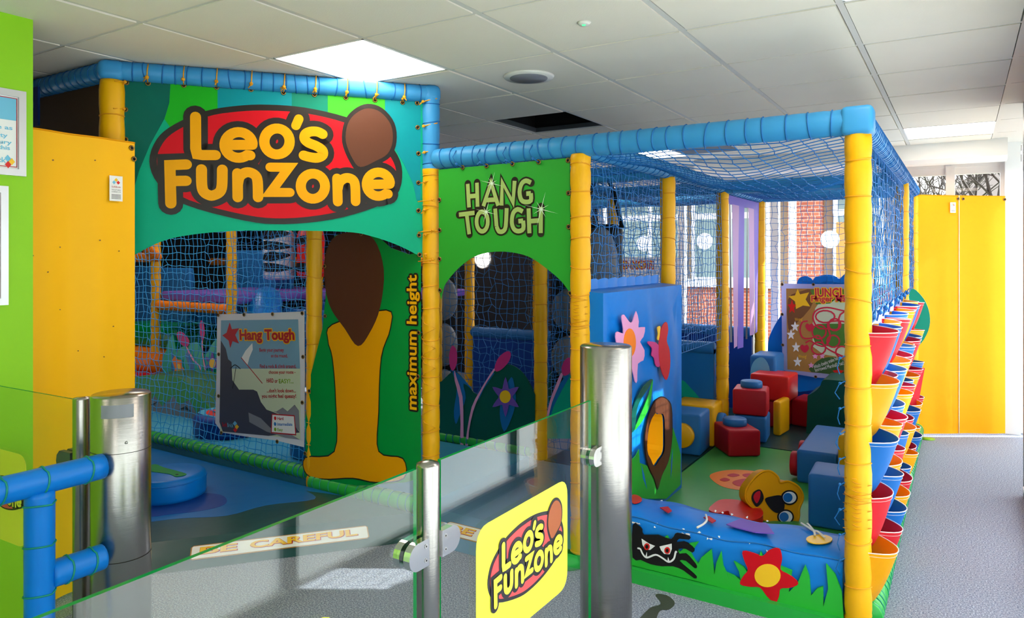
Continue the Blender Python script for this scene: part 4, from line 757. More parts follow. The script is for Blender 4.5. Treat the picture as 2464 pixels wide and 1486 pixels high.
# ================================================================== PANELS ALONG THE PASSAGES
def leaf_panel(name, label, fr, f, body, bm_, parts, loc):
    t = thing(name, label, 'screen', loc); a = MB(); flat(a, fr, [f(*p) for p in body], 0, .006, back=True); a.build('sheet', bm_, t)
    for k, (nm, m, L, s) in enumerate(parts): ap(nm, m, L, .0018+.0012*k, t, fr, f, s, th=.001)
    return t
F1 = Fr((-3.0, 1.17, 0), (1, 0, 0)); c8 = lambda x, y: F1.px(1000+x/2.8587, 600+y/2.8587)
star6 = lambda cx, cy, R, r, n=6, sq=1.0, ph=0: [(cx+(R if k % 4 == 0 else r if k % 2 == 0 else (R*.62))*math.cos(ph+k*2*PI/(4*n)-PI/2)*sq, cy+(R if k % 4 == 0 else r if k % 2 == 0 else (R*.62))*math.sin(ph+k*2*PI/(4*n)-PI/2)) for k in range(4*n)]
leaf_panel('flower_screen', 'dark green shiny panel with pink bulrushes and a purple flower', F1, c8, spl([(130, 920), (180, 905), (262, 838), (340, 900), (425, 1000), (500, 880), (570, 810), (640, 788), (720, 830), (780, 910), (820, 1000)], 3, False)+[(820, 1400), (130, 1335)], 'dark_green',
    [('leaf', 'mat_blue', [(255, 840), (300, 860), (400, 970), (330, 920), (346, 1020), (310, 1120), (278, 1200), (264, 1110), (285, 950)], 3), ('leaf', 'mat_blue', [(660, 875), (685, 960), (690, 1050), (660, 1160), (610, 1250), (580, 1130), (600, 1000)], 3), ('leaf', 'mat_blue', [(545, 850), (470, 960), (435, 1040), (450, 960), (510, 870)], 2),
     ('stalk', 'pink', [(270, 830), (285, 880), (325, 1010), (332, 1200), (330, 1400), (308, 1400), (312, 1200), (302, 1020), (272, 900)], 2), ('stalk', 'pink', [(555, 820), (500, 900), (440, 1010), (400, 1110), (370, 1250), (360, 1400), (340, 1400), (360, 1230), (390, 1080), (440, 980), (500, 880), (540, 820)], 2),
     ('bulrush', 'hot_pink', [(262, 660), (285, 690), (290, 760), (278, 810), (258, 832), (240, 800), (235, 730), (245, 680)], 3), ('bulrush', 'hot_pink', [(645, 698), (660, 720), (645, 770), (600, 820), (560, 838), (548, 810), (570, 750), (610, 710)], 3),
     ('flower_petals', 'purple', star6(624, 1012, 138, 62, 6, .76), 2), ('flower_centre', 'print_yellow', [(622+38*math.cos(a), 1010+44*math.sin(a)) for a in [2*PI*k/20 for k in range(20)]], 0)], (-2.6, 1.17, .1))
F2 = Fr((-2.1, 1.19, 0), (1, 0, 0)); c8b = lambda x, y: F2.px(1000+x/2.8587, 600+y/2.8587)
leaf_panel('flower_screen', 'teal leaf panel with a pink bulrush beside the steel post', F2, c8b, [(905, 1140), (930, 1060), (985, 950), (1030, 880), (1100, 850), (1180, 900), (1240, 1000), (1250, 1140), (1250, 1300), (905, 1300)], 'teal_leaf',
    [('leaf', 'mat_blue', [(1060, 870), (1010, 960), (950, 1080), (925, 1160), (930, 1080), (975, 960), (1030, 870)], 2), ('stalk', 'pink', [(1015, 860), (985, 940), (940, 1050), (915, 1150), (903, 1150), (925, 1040), (970, 920), (1000, 850)], 2), ('bulrush', 'hot_pink', [(1060, 742), (1085, 790), (1060, 850), (1020, 866), (1005, 820), (1025, 765)], 3)], (-1.7, 1.19, .1))
F3 = Fr((-6.6, 1.05, 0), (1, 0, 0)); c9 = lambda x, y: F3.px(280+x/5.307, 780+y/5.307)
leaf_panel('flower_screen', 'turquoise leaf panel with orange and purple flowers behind the net', F3, c9, spl([(600, 660), (585, 440), (640, 330), (640, 280), (715, 130), (745, 260), (770, 370), (800, 310), (870, 275), (1020, 225), (1080, 320), (1120, 380), (1160, 360), (1210, 270), (1290, 190), (1420, 300), (1450, 500)], 3, False)+[(1450, 1000), (600, 900)], 'teal_leaf',
    [('leaf', 'mat_blue', [(690, 280), (740, 420), (760, 560), (745, 650), (700, 560), (712, 420)], 3), ('leaf', 'mat_blue', [(930, 320), (890, 390), (910, 480), (960, 600), (1010, 620), (990, 520), (950, 420)], 3), ('leaf', 'mat_blue', [(1245, 620), (1280, 640), (1250, 790), (1225, 680)], 2),
     ('stalk', 'pink', [(910, 285), (1000, 450), (1075, 530), (1120, 680), (1170, 760), (1130, 740), (1085, 620), (1060, 530), (980, 460), (900, 300)], 2), ('stalk', 'pink', [(1112, 210), (1115, 380), (1150, 560), (1180, 680), (1260, 860), (1200, 800), (1150, 650), (1120, 500), (1098, 330), (1098, 210)], 2),
     ('bulrush', 'hot_pink', [(815, 88), (880, 120), (940, 210), (915, 280), (850, 265), (795, 200), (780, 120)], 3), ('bulrush', 'hot_pink', [(1090, -50), (1125, -20), (1140, 120), (1110, 210), (1085, 150), (1075, 30)], 3),
     ('flower_petals', 'orange', [(725, 455), (760, 400), (800, 450), (850, 450), (845, 520), (905, 605), (820, 640), (745, 650), (760, 560)], 0), ('flower_centre', 'print_yellow', [(808+26*math.cos(a), 552+50*math.sin(a)) for a in [2*PI*k/18 for k in range(18)]], 0), ('flower_petals', 'purple', star6(1240, 490, 150, 66, 6, .72), 2), ('flower_centre', 'print_yellow', [(1243+40*math.cos(a), 493+64*math.sin(a)) for a in [2*PI*k/18 for k in range(18)]], 0)], (-5.9, 1.05, .1))
# low padded walls on the third row of posts
def low_wall(label, u0, u1, v, zt, leaves, m='deep_blue'):
    t = thing('low_wall', label, 'padded wall', ((u0+u1)/2, v, .08)); a = MB(); a.box(u0, u1, v, v+.06, .08, zt-.04); a.build('panel', m, t)
    pad('top_roll', (u0, v+.02, zt-.03), (u1, v+.02, zt-.03), .05, 'blue_foam', None, t, step=.25, seed=int(abs(u0)*100))
    fr = Fr((u0, v, 0), (1, 0, 0))
    for k, (mm_, L) in enumerate(leaves): a = MB(); flat(a, fr, spl(L, 3), .002+.001*k, .001); a.build('leaf', mm_, t)
    return t
low_wall('low blue padded wall with green leaves beside the middle post', -2.08, -1.285, 2.43, .8, [('teal_leaf', [(.33, .08), (.34, .25), (.5, .42), (.54, .5), (.6, .46), (.74, .3), (.78, .08)]), ('mat_blue', [(.55, .38), (.57, .25), (.56, .12), (.54, .2)])], 'mat_blue')
low_wall('low blue padded wall under the round lamp', -3.58, -2.2, 2.43, .8, [('dark_green', [(.25, .08), (.3, .35), (.42, .5), (.45, .42), (.6, .3), (.66, .08)]), ('dark_green', [(.75, .08), (.8, .4), (.9, .5), (1.0, .35), (1.05, .08)])])
low_wall('long blue padded wall below the back windows', -2.1, -1.28, 3.6, .82, [])
low_wall('short blue padded wall behind the purple strips', -1.16, -.75, 3.68, .6, [])
# ================================================================== MAZE POSTER AND CLOUD BOARD
JF = Fr((-1.0, 3.57, 0), (1, 0, 0)); cj = lambda x, y: JF.px(1700+x/4.1286, 640+y/4.1286)
jp = thing('maze_poster', 'jungle maze poster with a looping red line on the back net', 'poster', (-.65, 3.57, .45))
def jj(nm, m, L, o_, s=0): return ap(nm, m, L, o_, jp, JF, cj, s, th=.001)
jj('sheet', 'pocket_back', [(742, 172), (1060, 178), (1700, 180), (1700, 1150), (1085, 1105), (905, 1075), (755, 1030)], 0); jj('printed_ground', 'print_tan', [(792, 222), (1640, 225), (1640, 1090), (1050, 1055), (805, 1025)], .0015)
jj('printed_sky', 'print_pale', [(1080, 420), (1200, 340), (1500, 330), (1640, 420), (1640, 900), (1300, 900), (1060, 800)], .0022, 2); jj('printed_tree', 'print_brown', [(810, 330), (900, 260), (1090, 230), (1030, 420), (900, 560), (830, 640), (806, 560)], .0023, 2); jj('printed_leaves', 'print_leaf', [(1030, 235), (1640, 235), (1640, 300), (1330, 290), (1230, 370), (1090, 380), (1060, 300)], .0026); jj('printed_bush', 'print_dkleaf', [(1040, 1050), (1060, 980), (1150, 915), (1280, 905), (1400, 960), (1500, 1080)], .0028, 2); jj('printed_grass', 'print_leaf', [(1060, 600), (1200, 570), (1640, 600), (1640, 760), (1300, 800), (1080, 760)], .0025, 2)
for k, (cx, cy) in enumerate(((880, 600), (840, 680), (890, 805), (905, 950))): jj('printed_flower', 'paper', star6(cx, cy, 55, 22, 5, .8), .0032)
for cx, cy in ((1080, 895), (1150, 890), (1040, 985)): jj('printed_flower', 'pink', star6(cx, cy, 32, 16, 5), .0033)
jj('printed_flower', 'bright_red', star6(850, 405, 75, 35, 5, .6), .0033); jj('printed_flower', 'bright_red', star6(1310, 1055, 60, 28, 5), .0034); jj('printed_star', 'print_yellow', [(905, 225), (930, 280), (1020, 260), (985, 330), (1030, 400), (960, 390), (890, 425), (880, 350), (815, 300), (880, 290)], .0033)
a = MB()
for L, cl in (([(1180+95*math.cos(t), 500+60*math.sin(t)) for t in [k*.45 for k in range(14)]], 1), ([(1120+70*math.cos(t), 650+70*math.sin(t)) for t in [k*.45 for k in range(14)]], 1), ([(1115+70*math.cos(t), 815+62*math.sin(t)) for t in [k*.45 for k in range(14)]], 1), ([(1260+62*math.cos(t), 745+60*math.sin(t)) for t in [k*.45 for k in range(14)]], 1), ([(1345+60*math.cos(t), 850+55*math.sin(t)) for t in [k*.45 for k in range(14)]], 1), ([(1275+60*math.cos(t), 580+60*math.sin(t)) for t in [k*.45 for k in range(14)]], 1),
              (spl([(1000, 545), (950, 560), (930, 640), (960, 710), (1040, 715), (1120, 690), (1180, 800), (1300, 870), (1420, 920)], 4, False), 0), (spl([(1500, 470), (1350, 440), (1200, 410), (1090, 440), (1060, 520), (1110, 610), (1200, 620), (1310, 620), (1330, 480), (1500, 400)], 4, False), 0), (spl([(990, 760), (1030, 740), (1100, 780), (1180, 790), (1230, 700), (1210, 560), (1400, 560), (1500, 700)], 4, False), 0)):
    stroke(a, JF, [cj(*p) for p in L], .013, .0042, closed=bool(cl))
a.build('maze_line', 'print_crimson', jp)
for cx, cy in ((1025, 605), (975, 815)): jj('printed_apple', 'print_crimson', [(cx, cy-25), (cx+25, cy-38), (cx+45, cy), (cx+15, cy+40), (cx-15, cy+35), (cx-42, cy-5), (cx-25, cy-38)], .0046, 3)
for s, x0, x1, y, h in (('JUNGLE', 1070, 1420, 302, .075), ('Finger Maze', 1045, 1470, 350, .052)):
    a = MB(); halo(a, JF, s, cj(x0, y), cj(x1, y), h, .0048, .007, bold=.03); a.build('outline', 'print_yellow', jp); a = MB(); text(a, JF, s, cj(x0, y), cj(x1, y), h, .0062, bold=.03); a.build('lettering', 'print_crimson', jp)
a = MB(); text(a, JF, 'Which cheeky snake has', cj(1075, 1020), cj(1312, 925), .032, .0045); text(a, JF, "borrowed Marshall's hat?", cj(1085, 1048), cj(1370, 975), .032, .0045); a.build('lettering', 'paper', jp)
a = MB(); text(a, JF, 'Wrong!', cj(880, 545), cj(955, 540), .03, .0045); text(a, JF, 'Wrong!', cj(915, 910), cj(995, 912), .03, .0045); a.build('lettering', 'print_yellow', jp)
eyelets(JF, [cj(*p) for p in [(752, 180), (1062, 182), (752, 478), (758, 782), (1085, 1098)]], jp)
KF = Fr((-1.1, 3.63, 0), (1, 0, 0)); ck = lambda x, y: KF.px(1700+x/4.1286, 640+y/4.1286)
mb = MB(); flat(mb, KF, spl([ck(*p) for p in [(608, 1000), (612, 760), (650, 640), (745, 480), (880, 330), (900, 160), (935, 110), (985, 100), (1040, 120), (1055, 140), (1080, 110), (1180, 85), (1270, 95), (1320, 125), (1370, 80), (1450, 60), (1560, 120)]], 3, False)+[ck(1640, 300), ck(1640, 1150), ck(920, 1250), ck(620, 1020)], 0, .02, back=True)
tag(mb.build('cloud_board', 'sky_pad'), 'blue cloud-shaped board behind the maze poster', 'board')
# ================================================================== PURPLE STRIP CURTAIN
sc_ = thing('strip_curtain', 'purple and lilac cloth strips hanging between two yellow posts', 'strip curtain', (-1.2, 3.05, .7))
mb = MB(); mb.box(-1.225, -1.215, 2.52, 3.6, 1.9, 1.97); mb.build('header', 'violet', sc_)
for k, (v, w_, m, zb) in enumerate(((2.55, .05, 'violet', .72), (2.76, .22, 'lilac', .75), (2.99, .2, 'violet', .72), (3.27, .2, 'lilac', .8), (3.5, .2, 'violet', .8), (3.14, .05, 'print_dark', .78), (2.63, .04, 'print_dark', .8))):
    mb = MB(); mb.grid(lambda a, b, k=k, v=v, w_=w_, zb=zb: V3((-1.215+.012*(k % 2)+.008*(1-b)*math.sin(k*2+a*3)+.004*math.sin(a*12), v+(a-.5)*w_*(.75+.25*b)-.03*(1-b)*(k % 3-1), zb+(1.9-zb)*b)), 4, 12); mb.build('strip', m, sc_)
# ================================================================== POCKET PANEL
pk = thing('pocket_hanging', 'hanging sheet of red, blue and yellow vinyl pockets', 'pocket sheet', (.06, 1.4, .2))
for v0, v1 in ((.06, 1.3), (1.34, 2.6)):
    mb = MB(); mb.grid(lambda a, b, v0=v0, v1=v1: V3((.012+.006*math.sin(a*14), v0+a*(v1-v0), .16+b*(1.06+.03*abs(math.sin(a*PI*5))))), 24, 6); mb.build('backing', 'pocket_back', pk)
pw, ph, pd = .262, .26, .115
pmesh = {}
for c_ in ('p_red', 'p_blue', 'p_yellow'):
    for q in range(2):
        mb = MB(); dd = pd*(1.0 if q == 0 else .8)
        def pf(a, b, o_=0, dd=dd, q=q):
            x = 2*a-1; env = max(0, 1-abs(x)**2.2); dn = 1-b; out = dd*env*(dn**.75)
            tz = (b)*ph*(1-.18*abs(x)); s = (x*pw/2)*(1-.28*b)
            return V3((out+.004-o_, s-.07*env*dn*(1 if q == 0 else .6)*.55, -tz-.012*env*math.sin(b*PI)))
        mb.grid(lambda a, b: pf(a, b), 12, 6); mb.grid(lambda a, b: pf(a, b, .003), 12, 6)
        pmesh[(c_, q)] = mb.mesh('pocket', c_)
        h = MB(); h.tube([pf(i/12, .0)+V3((.001, 0, .001)) for i in range(13)], .0022, 4); h.tube([pf(i/12, .055)+V3((.0015, 0, 0)) for i in range(13)], .0009, 3)
        pmesh[('hem', q)] = h.mesh('hem', 'paper')
rn = random.Random(11)
for r_, z in enumerate((1.19, .985, .775, .555, .345)):
    for c_ in range(10):
        v = .10+c_*.256+(.03 if r_ % 2 else 0); cl = ('p_red', 'p_blue', 'p_yellow')[(c_-r_) % 3]; q = rn.choice((0, 0, 1))
        o = inst('pocket', pmesh[(cl, q)], pk, (.018, v, z+rn.uniform(-.012, .012)), (rn.uniform(-.06, .06), 0, rn.uniform(-.12, .05))); inst('hem', pmesh[('hem', q)], o, o.location, o.rotation_euler)
mb = MB(); mb.grid(lambda a, b: V3((.06+.08*a*(1-b), 2.3-.3*b+.05*a, .75-.55*b)), 3, 6); mb.build('torn_strip', 'p_red', pk)
for v in (.2, .5, .8, 1.1, 1.5, 1.8, 2.1, 2.4):
    a = MB(); a.tube([(.022, v, 1.2), (.03, v+.01, 1.24), (.045, v, 1.27)], .004, 5); a.lathe([(.002, -.012), (.012, -.004), (.012, .006), (.002, .014)], 8, (.035, v, 1.24)); a.build('cord_tie', 'cord_blue', pk)
# hanging cut ends of blue cord beside the corner post
rn = random.Random(8)
for k in range(9):
    a = MB(); z = 1.1-k*.1; x = -.052; a.tube([(x+.01, -.02, z), (x-.012, -.028, z-.012), (x-.018-rn.uniform(0, .012), -.02, z-.05), (x-.012, -.018, z-.075)], .0026, 4); a.lathe([(.001, -.006), (.006, -.002), (.006, .003), (.001, .006)], 7, (x-.01, -.026, z-.01)); a.build('cord_end', 'cord_blue', pk)
mb = MB(); fr = Fr((.0, 2.86, 0), (1, 0, 0)); flat(mb, fr, spl([(.02, .8), (.1, .86), (.15, .98), (.145, 1.1), (.1, 1.2), (.03, 1.24), (.0, 1.0)], 4), 0, .015, back=True); tag(mb.build('leaf_board', 'teal_leaf'), 'teal leaf-shaped board at the far end of the pockets', 'board')
# ================================================================== SOFT BLOCKS
def block(label, m, c, z, size, rz=0, studs=(), cat='foam block', r=.018):
    t = thing('foam_block', label, cat, (c[0], c[1], z), 'loose foam blocks', rz); ca, sa = math.cos(rz), math.sin(rz)
    rbox(*size, r, 3).build('foam_body', m, t, (c[0], c[1], z), (0, 0, rz))
    for face, sm, (du, dw), sr in studs:
        a = MB(); a.lathe([(sr, -.002), (sr*1.03, .02), (sr, .043), (sr*.93, .048), (.001, .049)], 28)
        if face == 'top': loc = (c[0]+du*ca-dw*sa, c[1]+du*sa+dw*ca, z+size[2]); rot = (0, 0, 0)
        elif face == 'left': q = (-size[0]/2, du); loc = (c[0]+q[0]*ca-q[1]*sa, c[1]+q[0]*sa+q[1]*ca, z+dw); rot = (0, -PI/2, rz)
        elif face == 'right': q = (size[0]/2, du); loc = (c[0]+q[0]*ca-q[1]*sa, c[1]+q[0]*sa+q[1]*ca, z+dw); rot = (0, PI/2, rz)
        else: q = (du, -size[1]/2); loc = (c[0]+q[0]*ca-q[1]*sa, c[1]+q[0]*sa+q[1]*ca, z+dw); rot = (PI/2, 0, rz)
        a.build('stud', sm, t, loc, rot)
    return t
block('red half-height foam block with blue stud nearest the paw print', 'red_foam', (-1.033, 2.131), .081, (.235, .30, .185), math.radians(37), [('top', 'blue_foam', (0, .03), .083)])
block('blue foam block beneath a red studded block', 'blue_foam', (-1.03, 2.575), .081, (.24, .26, .195), math.radians(6))
block('red foam block with blue stud stacked on a blue block', 'red_foam', (-1.035, 2.57), .278, (.25, .25, .195), math.radians(8), [('top', 'blue_foam', (0, .02), .08)])
block('bright red foam block on top of two red blocks', 'bright_red', (-.98, 3.12), .305, (.31, .3, .21), math.radians(-4))
block('low red foam block under the bright red one', 'red_foam', (-1.0, 3.15), .081, (.28, .3, .22))
block('low red foam block beside the green arch', 'red_foam', (-.7, 3.3), .081, (.28, .3, .22), math.radians(-10))
block('narrow yellow foam block behind the stacked red and blue ones', 'yellow', (-.87, 2.86), .081, (.06, .24, .27), math.radians(-6))
block('long blue foam block with red side studs', 'blue_foam', (-.415, 2.0), .081, (.235, .78, .205), math.radians(1), [('left', 'red_foam', (-.29, .09), .075), ('left', 'red_foam', (.02, .09), .075)])
block('square blue foam block close to the corner post', 'blue_foam', (-.205, 1.02), .081, (.27, .28, .275), math.radians(2))
block('flat red foam slab under a yellow block', 'red_foam', (-.17, 1.55), .081, (.22, .24, .06))
block('upright yellow foam block on a red slab', 'yellow', (-.17, 1.56), .142, (.2, .2, .3))
block('tilted red foam piece leaning beside the green arch', 'bright_red', (-.2, 2.75), .081, (.16, .2, .44))
block('blue foam block with a yellow side stud below the flower box', 'blue_foam', (-1.36, 1.98), .081, (.29, .28, .29), math.radians(3), [('front', 'yellow', (.02, .14), .085)])
block('yellow foam block behind the yellow-studded blue block', 'yellow', (-1.36, 2.275), .081, (.31, .28, .3), math.radians(2), [('right', 'blue_foam', (.0, .15), .08)])
t = thing('foam_arch', 'dark green foam piece with a scooped edge', 'foam block', (-.5, 3.1, .081)); fr = Fr((-.70, 2.95, .081), (1, 0, 0)); mb = MB()
flat(mb, fr, [(0, 0), (.46, 0), (.46, .44)]+spl([(.16, .44), (.12, .43), (.1, .38), (.06, .335), (.01, .3)], 4, False), 0, .4, back=True); mb.build('foam_body', 'dark_green', t)
# ochre shaped cushion standing on the mat
HFm = Fr((-.55, .83, .08), (.848, .53, 0), (-.12, .19, 1)); ch = lambda x, y: HFm.px(1600+x/3.231, 840+y/3.231)
t = thing('shaped_cushion', 'ochre lobed foam cushion with black, red and blue patches', 'cushion', (-.55, .85, .08))
HO = spl([ch(*p) for p in [(625, 1130), (648, 1060), (735, 965), (815, 945), (878, 990), (895, 1035), (960, 1025), (1040, 1068), (1075, 1150), (1045, 1235), (1042, 1300), (1010, 1358), (900, 1350), (770, 1325), (705, 1250), (642, 1190)]], 4)
mb = MB(); flat(mb, HFm, HO, 0, .11, back=True); mb.build('foam_body', 'ochre', t)
mb = MB(); mb.tube([HFm.pt(p[0], p[1], .0) for p in HO], .006, 6, closed=True); mb.build('piping', 'ochre', t)
def hh(nm, m, L, o_): a = MB(); flat(a, HFm, spl([ch(*p) for p in L], 4), o_, .002); a.build(nm, m, t)
hh('patch', 'black', [(775, 1165), (830, 1140), (900, 1135), (925, 1180), (920, 1250), (870, 1270), (820, 1240)], .007); hh('patch', 'black', [(670, 1150), (690, 1105), (740, 1090), (765, 1160), (715, 1222), (682, 1190)], .007); hh('patch', 'crimson', [(685, 1150), (700, 1115), (735, 1100), (735, 1150), (710, 1195)], .009)
for cx, cy in ((965, 1150), (935, 1300)): hh('patch', 'black', [(cx+65*math.cos(a), cy+58*math.sin(a)) for a in [k*PI/5 for k in range(10)]], .006); hh('patch', 'white', [(cx+52*math.cos(a), cy+46*math.sin(a)) for a in [k*PI/5 for k in range(10)]], .008); hh('patch', 'mat_blue', [(cx-14+36*math.cos(a), cy+36*math.sin(a)) for a in [k*PI/5 for k in range(10)]], .0095)
t = thing('foam_disc', 'flat red rounded foam pad lying behind the blue bumper', 'cushion', (-.66, .74, .081)); mb = MB()
flat(mb, GF(.145), spl([(-.80, .74), (-.78, .86), (-.68, .90), (-.57, .84), (-.53, .72), (-.57, .62), (-.67, .64), (-.70, .7), (-.74, .64), (-.79, .66)], 4), 0, .064, back=True); mb.build('foam_body', 'bright_red', t)
t = thing('painted_cabinet', 'blue padded box with white wavy paint behind the middle post', 'play box', (-1.09, 3.0, .08))
rbox(.22, .34, .56, .03).build('body', 'blue_foam', t, (-1.09, 3.36, .081)); fr = Fr((-1.2, 3.188, 0), (1, 0, 0)); a = MB(); flat(a, fr, spl([(.01, .5), (.05, .6), (.12, .62), (.17, .52), (.14, .36), (.1, .25), (.02, .3)], 4), .003, .002); a.build('paint', 'print_cyan', t)
# ================================================================== YELLOW CURTAINS
def curtain(label, p0, p1, z0, z1a, z1b, waves, seam, loc, cm='yellow_cloth'):
    t = thing('vinyl_curtain', label, 'curtain', loc); a, b = V3((p0[0], p0[1], 0)), V3((p1[0], p1[1], 0)); L = (b-a).length; e = (b-a)/L; nn = V3((e.y, -e.x, 0))
    f = lambda s, q: a+e*(s*L)+nn*sum(A_*math.sin(s*w_+ph)*(1-.4*q) for A_, w_, ph in waves)+V3((0, 0, z0+q*((z1a+(z1b-z1a)*s)-z0)))
    mb = MB(); mb.grid(f, 40, 14); mb.grid(lambda s, q: f(s, q)-nn*.002, 40, 14); mb.build('sheet', cm, t)
    mb = MB(); mb.tube([f(s, 1.0)-V3((0, 0, .004)) for s in [i/40 for i in range(41)]], .004, 5); mb.build('hem', 'yellow_cloth', t)
    if seam: mb = MB(); mb.tube([f(seam, q/14)+nn*.004 for q in range(15)], .003, 5); mb.build('seam', 'cord_white', t)
    return t, f, e, nn
def care_label(t, fr, s0, z0, w_, h_):
    a = MB(); flat(a, fr, [(s0, z0), (s0+w_, z0), (s0+w_, z0+h_), (s0, z0+h_)], .004, .002); lb = a.build('care_label', 'paper', t)
    for k, (dx, dy, m) in enumerate(((.5, .84, 'print_yellow'), (.34, .74, 'print_cyan'), (.66, .74, 'bright_red'))): a = MB(); cx, cy, q = s0+w_*dx, z0+h_*dy, w_*.14; flat(a, fr, [(cx, cy-q), (cx+q, cy), (cx, cy+q), (cx-q, cy)], .0052, .001); a.build('printed_logo', m, lb)
    a = MB(); text(a, fr, 'SoftBrick', (s0+w_*.15, z0+h_*.53), (s0+w_*.85, z0+h_*.53), h_*.07, .0052); a.build('lettering', 'print_red', lb)
    a = MB()
    for s_, y in (('THE SOFT BRICK', .42), ('COMPANY LTD', .34)): text(a, fr, s_, (s0+w_*.15, z0+h_*y), (s0+w_*.85, z0+h_*y), h_*.045, .0052)
    for y in (.24, .19, .14, .09): flat(a, fr, [(s0+w_*.14, z0+h_*y), (s0+w_*.86, z0+h_*y), (s0+w_*.86, z0+h_*(y+.018)), (s0+w_*.14, z0+h_*(y+.018))], .0052, .0005)
    a.build('lettering', 'sticker_black', lb)
t, f, e, nn = curtain('plain yellow vinyl curtain hanging beside the lime green wall', (-2.93, -1.8), (-2.965, -1.2), .02, 2.03, 2.03, ((.012, 9, .4), (.006, 19, 1)), 0, (-2.95, -1.5, 0), 'yellow_sheet')
fr = Fr((-2.915, -1.8, 0), e); care_label(t, fr, .47, 1.745, .062, .115)
for s_, q in ((.02, .98), (.97, .985), (.99, .96)):
    p = f(s_, q)+nn*.004; inst('eyelet', eyelet_mesh(), t, p, (0, 0, math.atan2(e.y, e.x)))
mb = MB(); rn = random.Random(2)
for k in range(16):
    s_, q = rn.uniform(.1, .9), rn.uniform(.25, .95); p = f(s_, q)+nn*.003; fr2 = Fr(p, e); flat(mb, fr2, [(rn.uniform(.5, 1)*.005*math.cos(a_), rn.uniform(.5, 1)*.004*math.sin(a_)) for a_ in [j*PI/3 for j in range(6)]], .002, .001)
mb.build('scuffs', 'print_brown', t)
t, f, e, nn = curtain('bright yellow vinyl curtain between the play frame and the white pillar', (.04, 3.69), (.652, 4.085), .02, 1.995, 1.985, ((.006, 8, .4), (.004, 15, 2)), .47, (.35, 3.9, 0))
fr = Fr((.04, 3.69, 0)+nn*.012 if False else V3((.04, 3.69, 0))+nn*.012, e); care_label(t, fr, .26, 1.845, .045, .085)
for s_ in (.46, .52, .99): inst('eyelet', eyelet_mesh(), t, f(s_, .985)+nn*.004, (0, 0, math.atan2(e.y, e.x)))
mb = MB(); mb.lathe([(.055, 0), (.055, .006)], 20, (.11, 3.62, 0)); tag(mb.build('floor_disc', 'print_lime'), 'small lime green disc on the carpet by the yellow curtain', 'disc')
# ================================================================== DEEP INSIDE THE CLIMBING FRAME
def stool(label, c, r, h, m, z=.1, top=None):
    t = thing('round_stool', label, 'stool', (c[0], c[1], z), 'round foam stools'); a = MB(); a.lathe([(r*.97, 0), (r, .02), (r*1.0, h-.03), (r*.96, h-.005), (r*.85, h+.003), (.01, h+.005)], 36, (c[0], c[1], z)); a.build('foam_body', m, t)
    a = MB(); a.tube([(c[0]+r*1.0*math.cos(q), c[1]+r*1.0*math.sin(q), z+h-.028) for q in [2*PI*j/36 for j in range(36)]], .004, 5, closed=True); a.build('seam', m, t)
    if top: g = GF(z+h+.006); [ (lambda a: (flat(a, g, spl([(c[0]+x, c[1]+y) for x, y in L], 3), .001+.001*k, .001), a.build('painted_shape', mm_, t)))(MB()) for k, (mm_, L) in enumerate(top)]
    return t
stool('round blue foam stool painted with a green crocodile', (-3.64, -.6), .21, .13, 'sky_pad', .081, [('panel_green', [(-.2, -.05), (-.1, -.06), (.06, -.03), (.14, -.04), (.15, .02), (.05, .03), (-.1, .03), (-.2, .04)]), ('black', [(.1, -.02), (.115, -.02), (.115, -.008), (.1, -.008)])])
stool('round dark blue foam stool painted with a red lily', (-4.55, .5), .27, .15, 'deep_blue', .101, [('light_blue', [(-.2, -.15), (.2, -.15), (.24, .1), (0, .22), (-.24, .1)]), ('bright_red', [(-.2, -.05), (-.05, -.16), (.15, -.1), (.2, .05), (.05, .12), (-.1, .05)]), ('brown', [(-.12, -.08), (.1, -.09), (.1, -.02), (-.05, .01)])])
stool('round blue foam stool half hidden by the poster', (-3.5, .4), .16, .15, 'mat_blue', .101)
t = thing('foam_hill', 'green and grey foam hill wedge behind the net', 'foam hill', (-5.7, .75, .1)); mb = MB(); fr = Fr((-6.9, .62, 0), (1, 0, 0))
hill = spl([(0, .12), (.2, .24), (.6, .34), (1.1, .42), (1.5, .43), (1.7, .36), (1.95, .2)], 4, False)
mb2 = MB(); flat(mb2, fr, hill+[(1.95, .1), (0, .1)], 0, .34, back=True); mb2.build('foam_body', 'grey_pad', t)
mb2 = MB(); flat(mb2, fr, hill+[(1.95, .16), (1.8, .22), (1.75, .15), (1.65, .26), (1.5, .2), (1.42, .27), (1.25, .16), (1.15, .24), (1.0, .17), (.9, .22), (.6, .16), (.4, .2), (.2, .13)], .004, .36, back=True); mb2.build('grass_cover', 'mat_green', t)
mb2 = MB()
for L in ([(.95, .13), (1.1, .16), (1.2, .2), (1.12, .15)], [(.6, .2), (.66, .14), (.8, .12), (.68, .12)], [(1.5, .16), (1.6, .2), (1.68, .16), (1.6, .17)]): flat(mb2, fr, L, .007, .002)
mb2.build('painted_cracks', 'black', t)
for lab, m, z0, z1, v0, ul in (('green rounded foam step at the back of the slide', 'panel_green', .48, .74, 1.3, -7.6), ('orange rounded foam step below the green one', 'orange', .28, .5, 1.05, -7.6), ('red foam step at the foot of the slide', 'crimson', .1, .3, .85, -7.6)):
    o = rbox(1.1, .6, z1-z0, .09, 4).build('foam_step', m, None, (ul+.45, v0+.35, z0)); tag(o, lab, 'foam step')
o = rbox(2.2, .08, .9, .03).build('padded_board', 'blue_foam', None, (-8.0, 1.75, .45)); tag(o, 'large blue padded board behind the foam steps', 'padding')
o = rbox(1.15, .08, .5, .03).build('padded_board', 'blue_foam', None, (-6.6, 2.4, 1.05)); tag(o, 'blue padded board above the purple deck', 'padding')
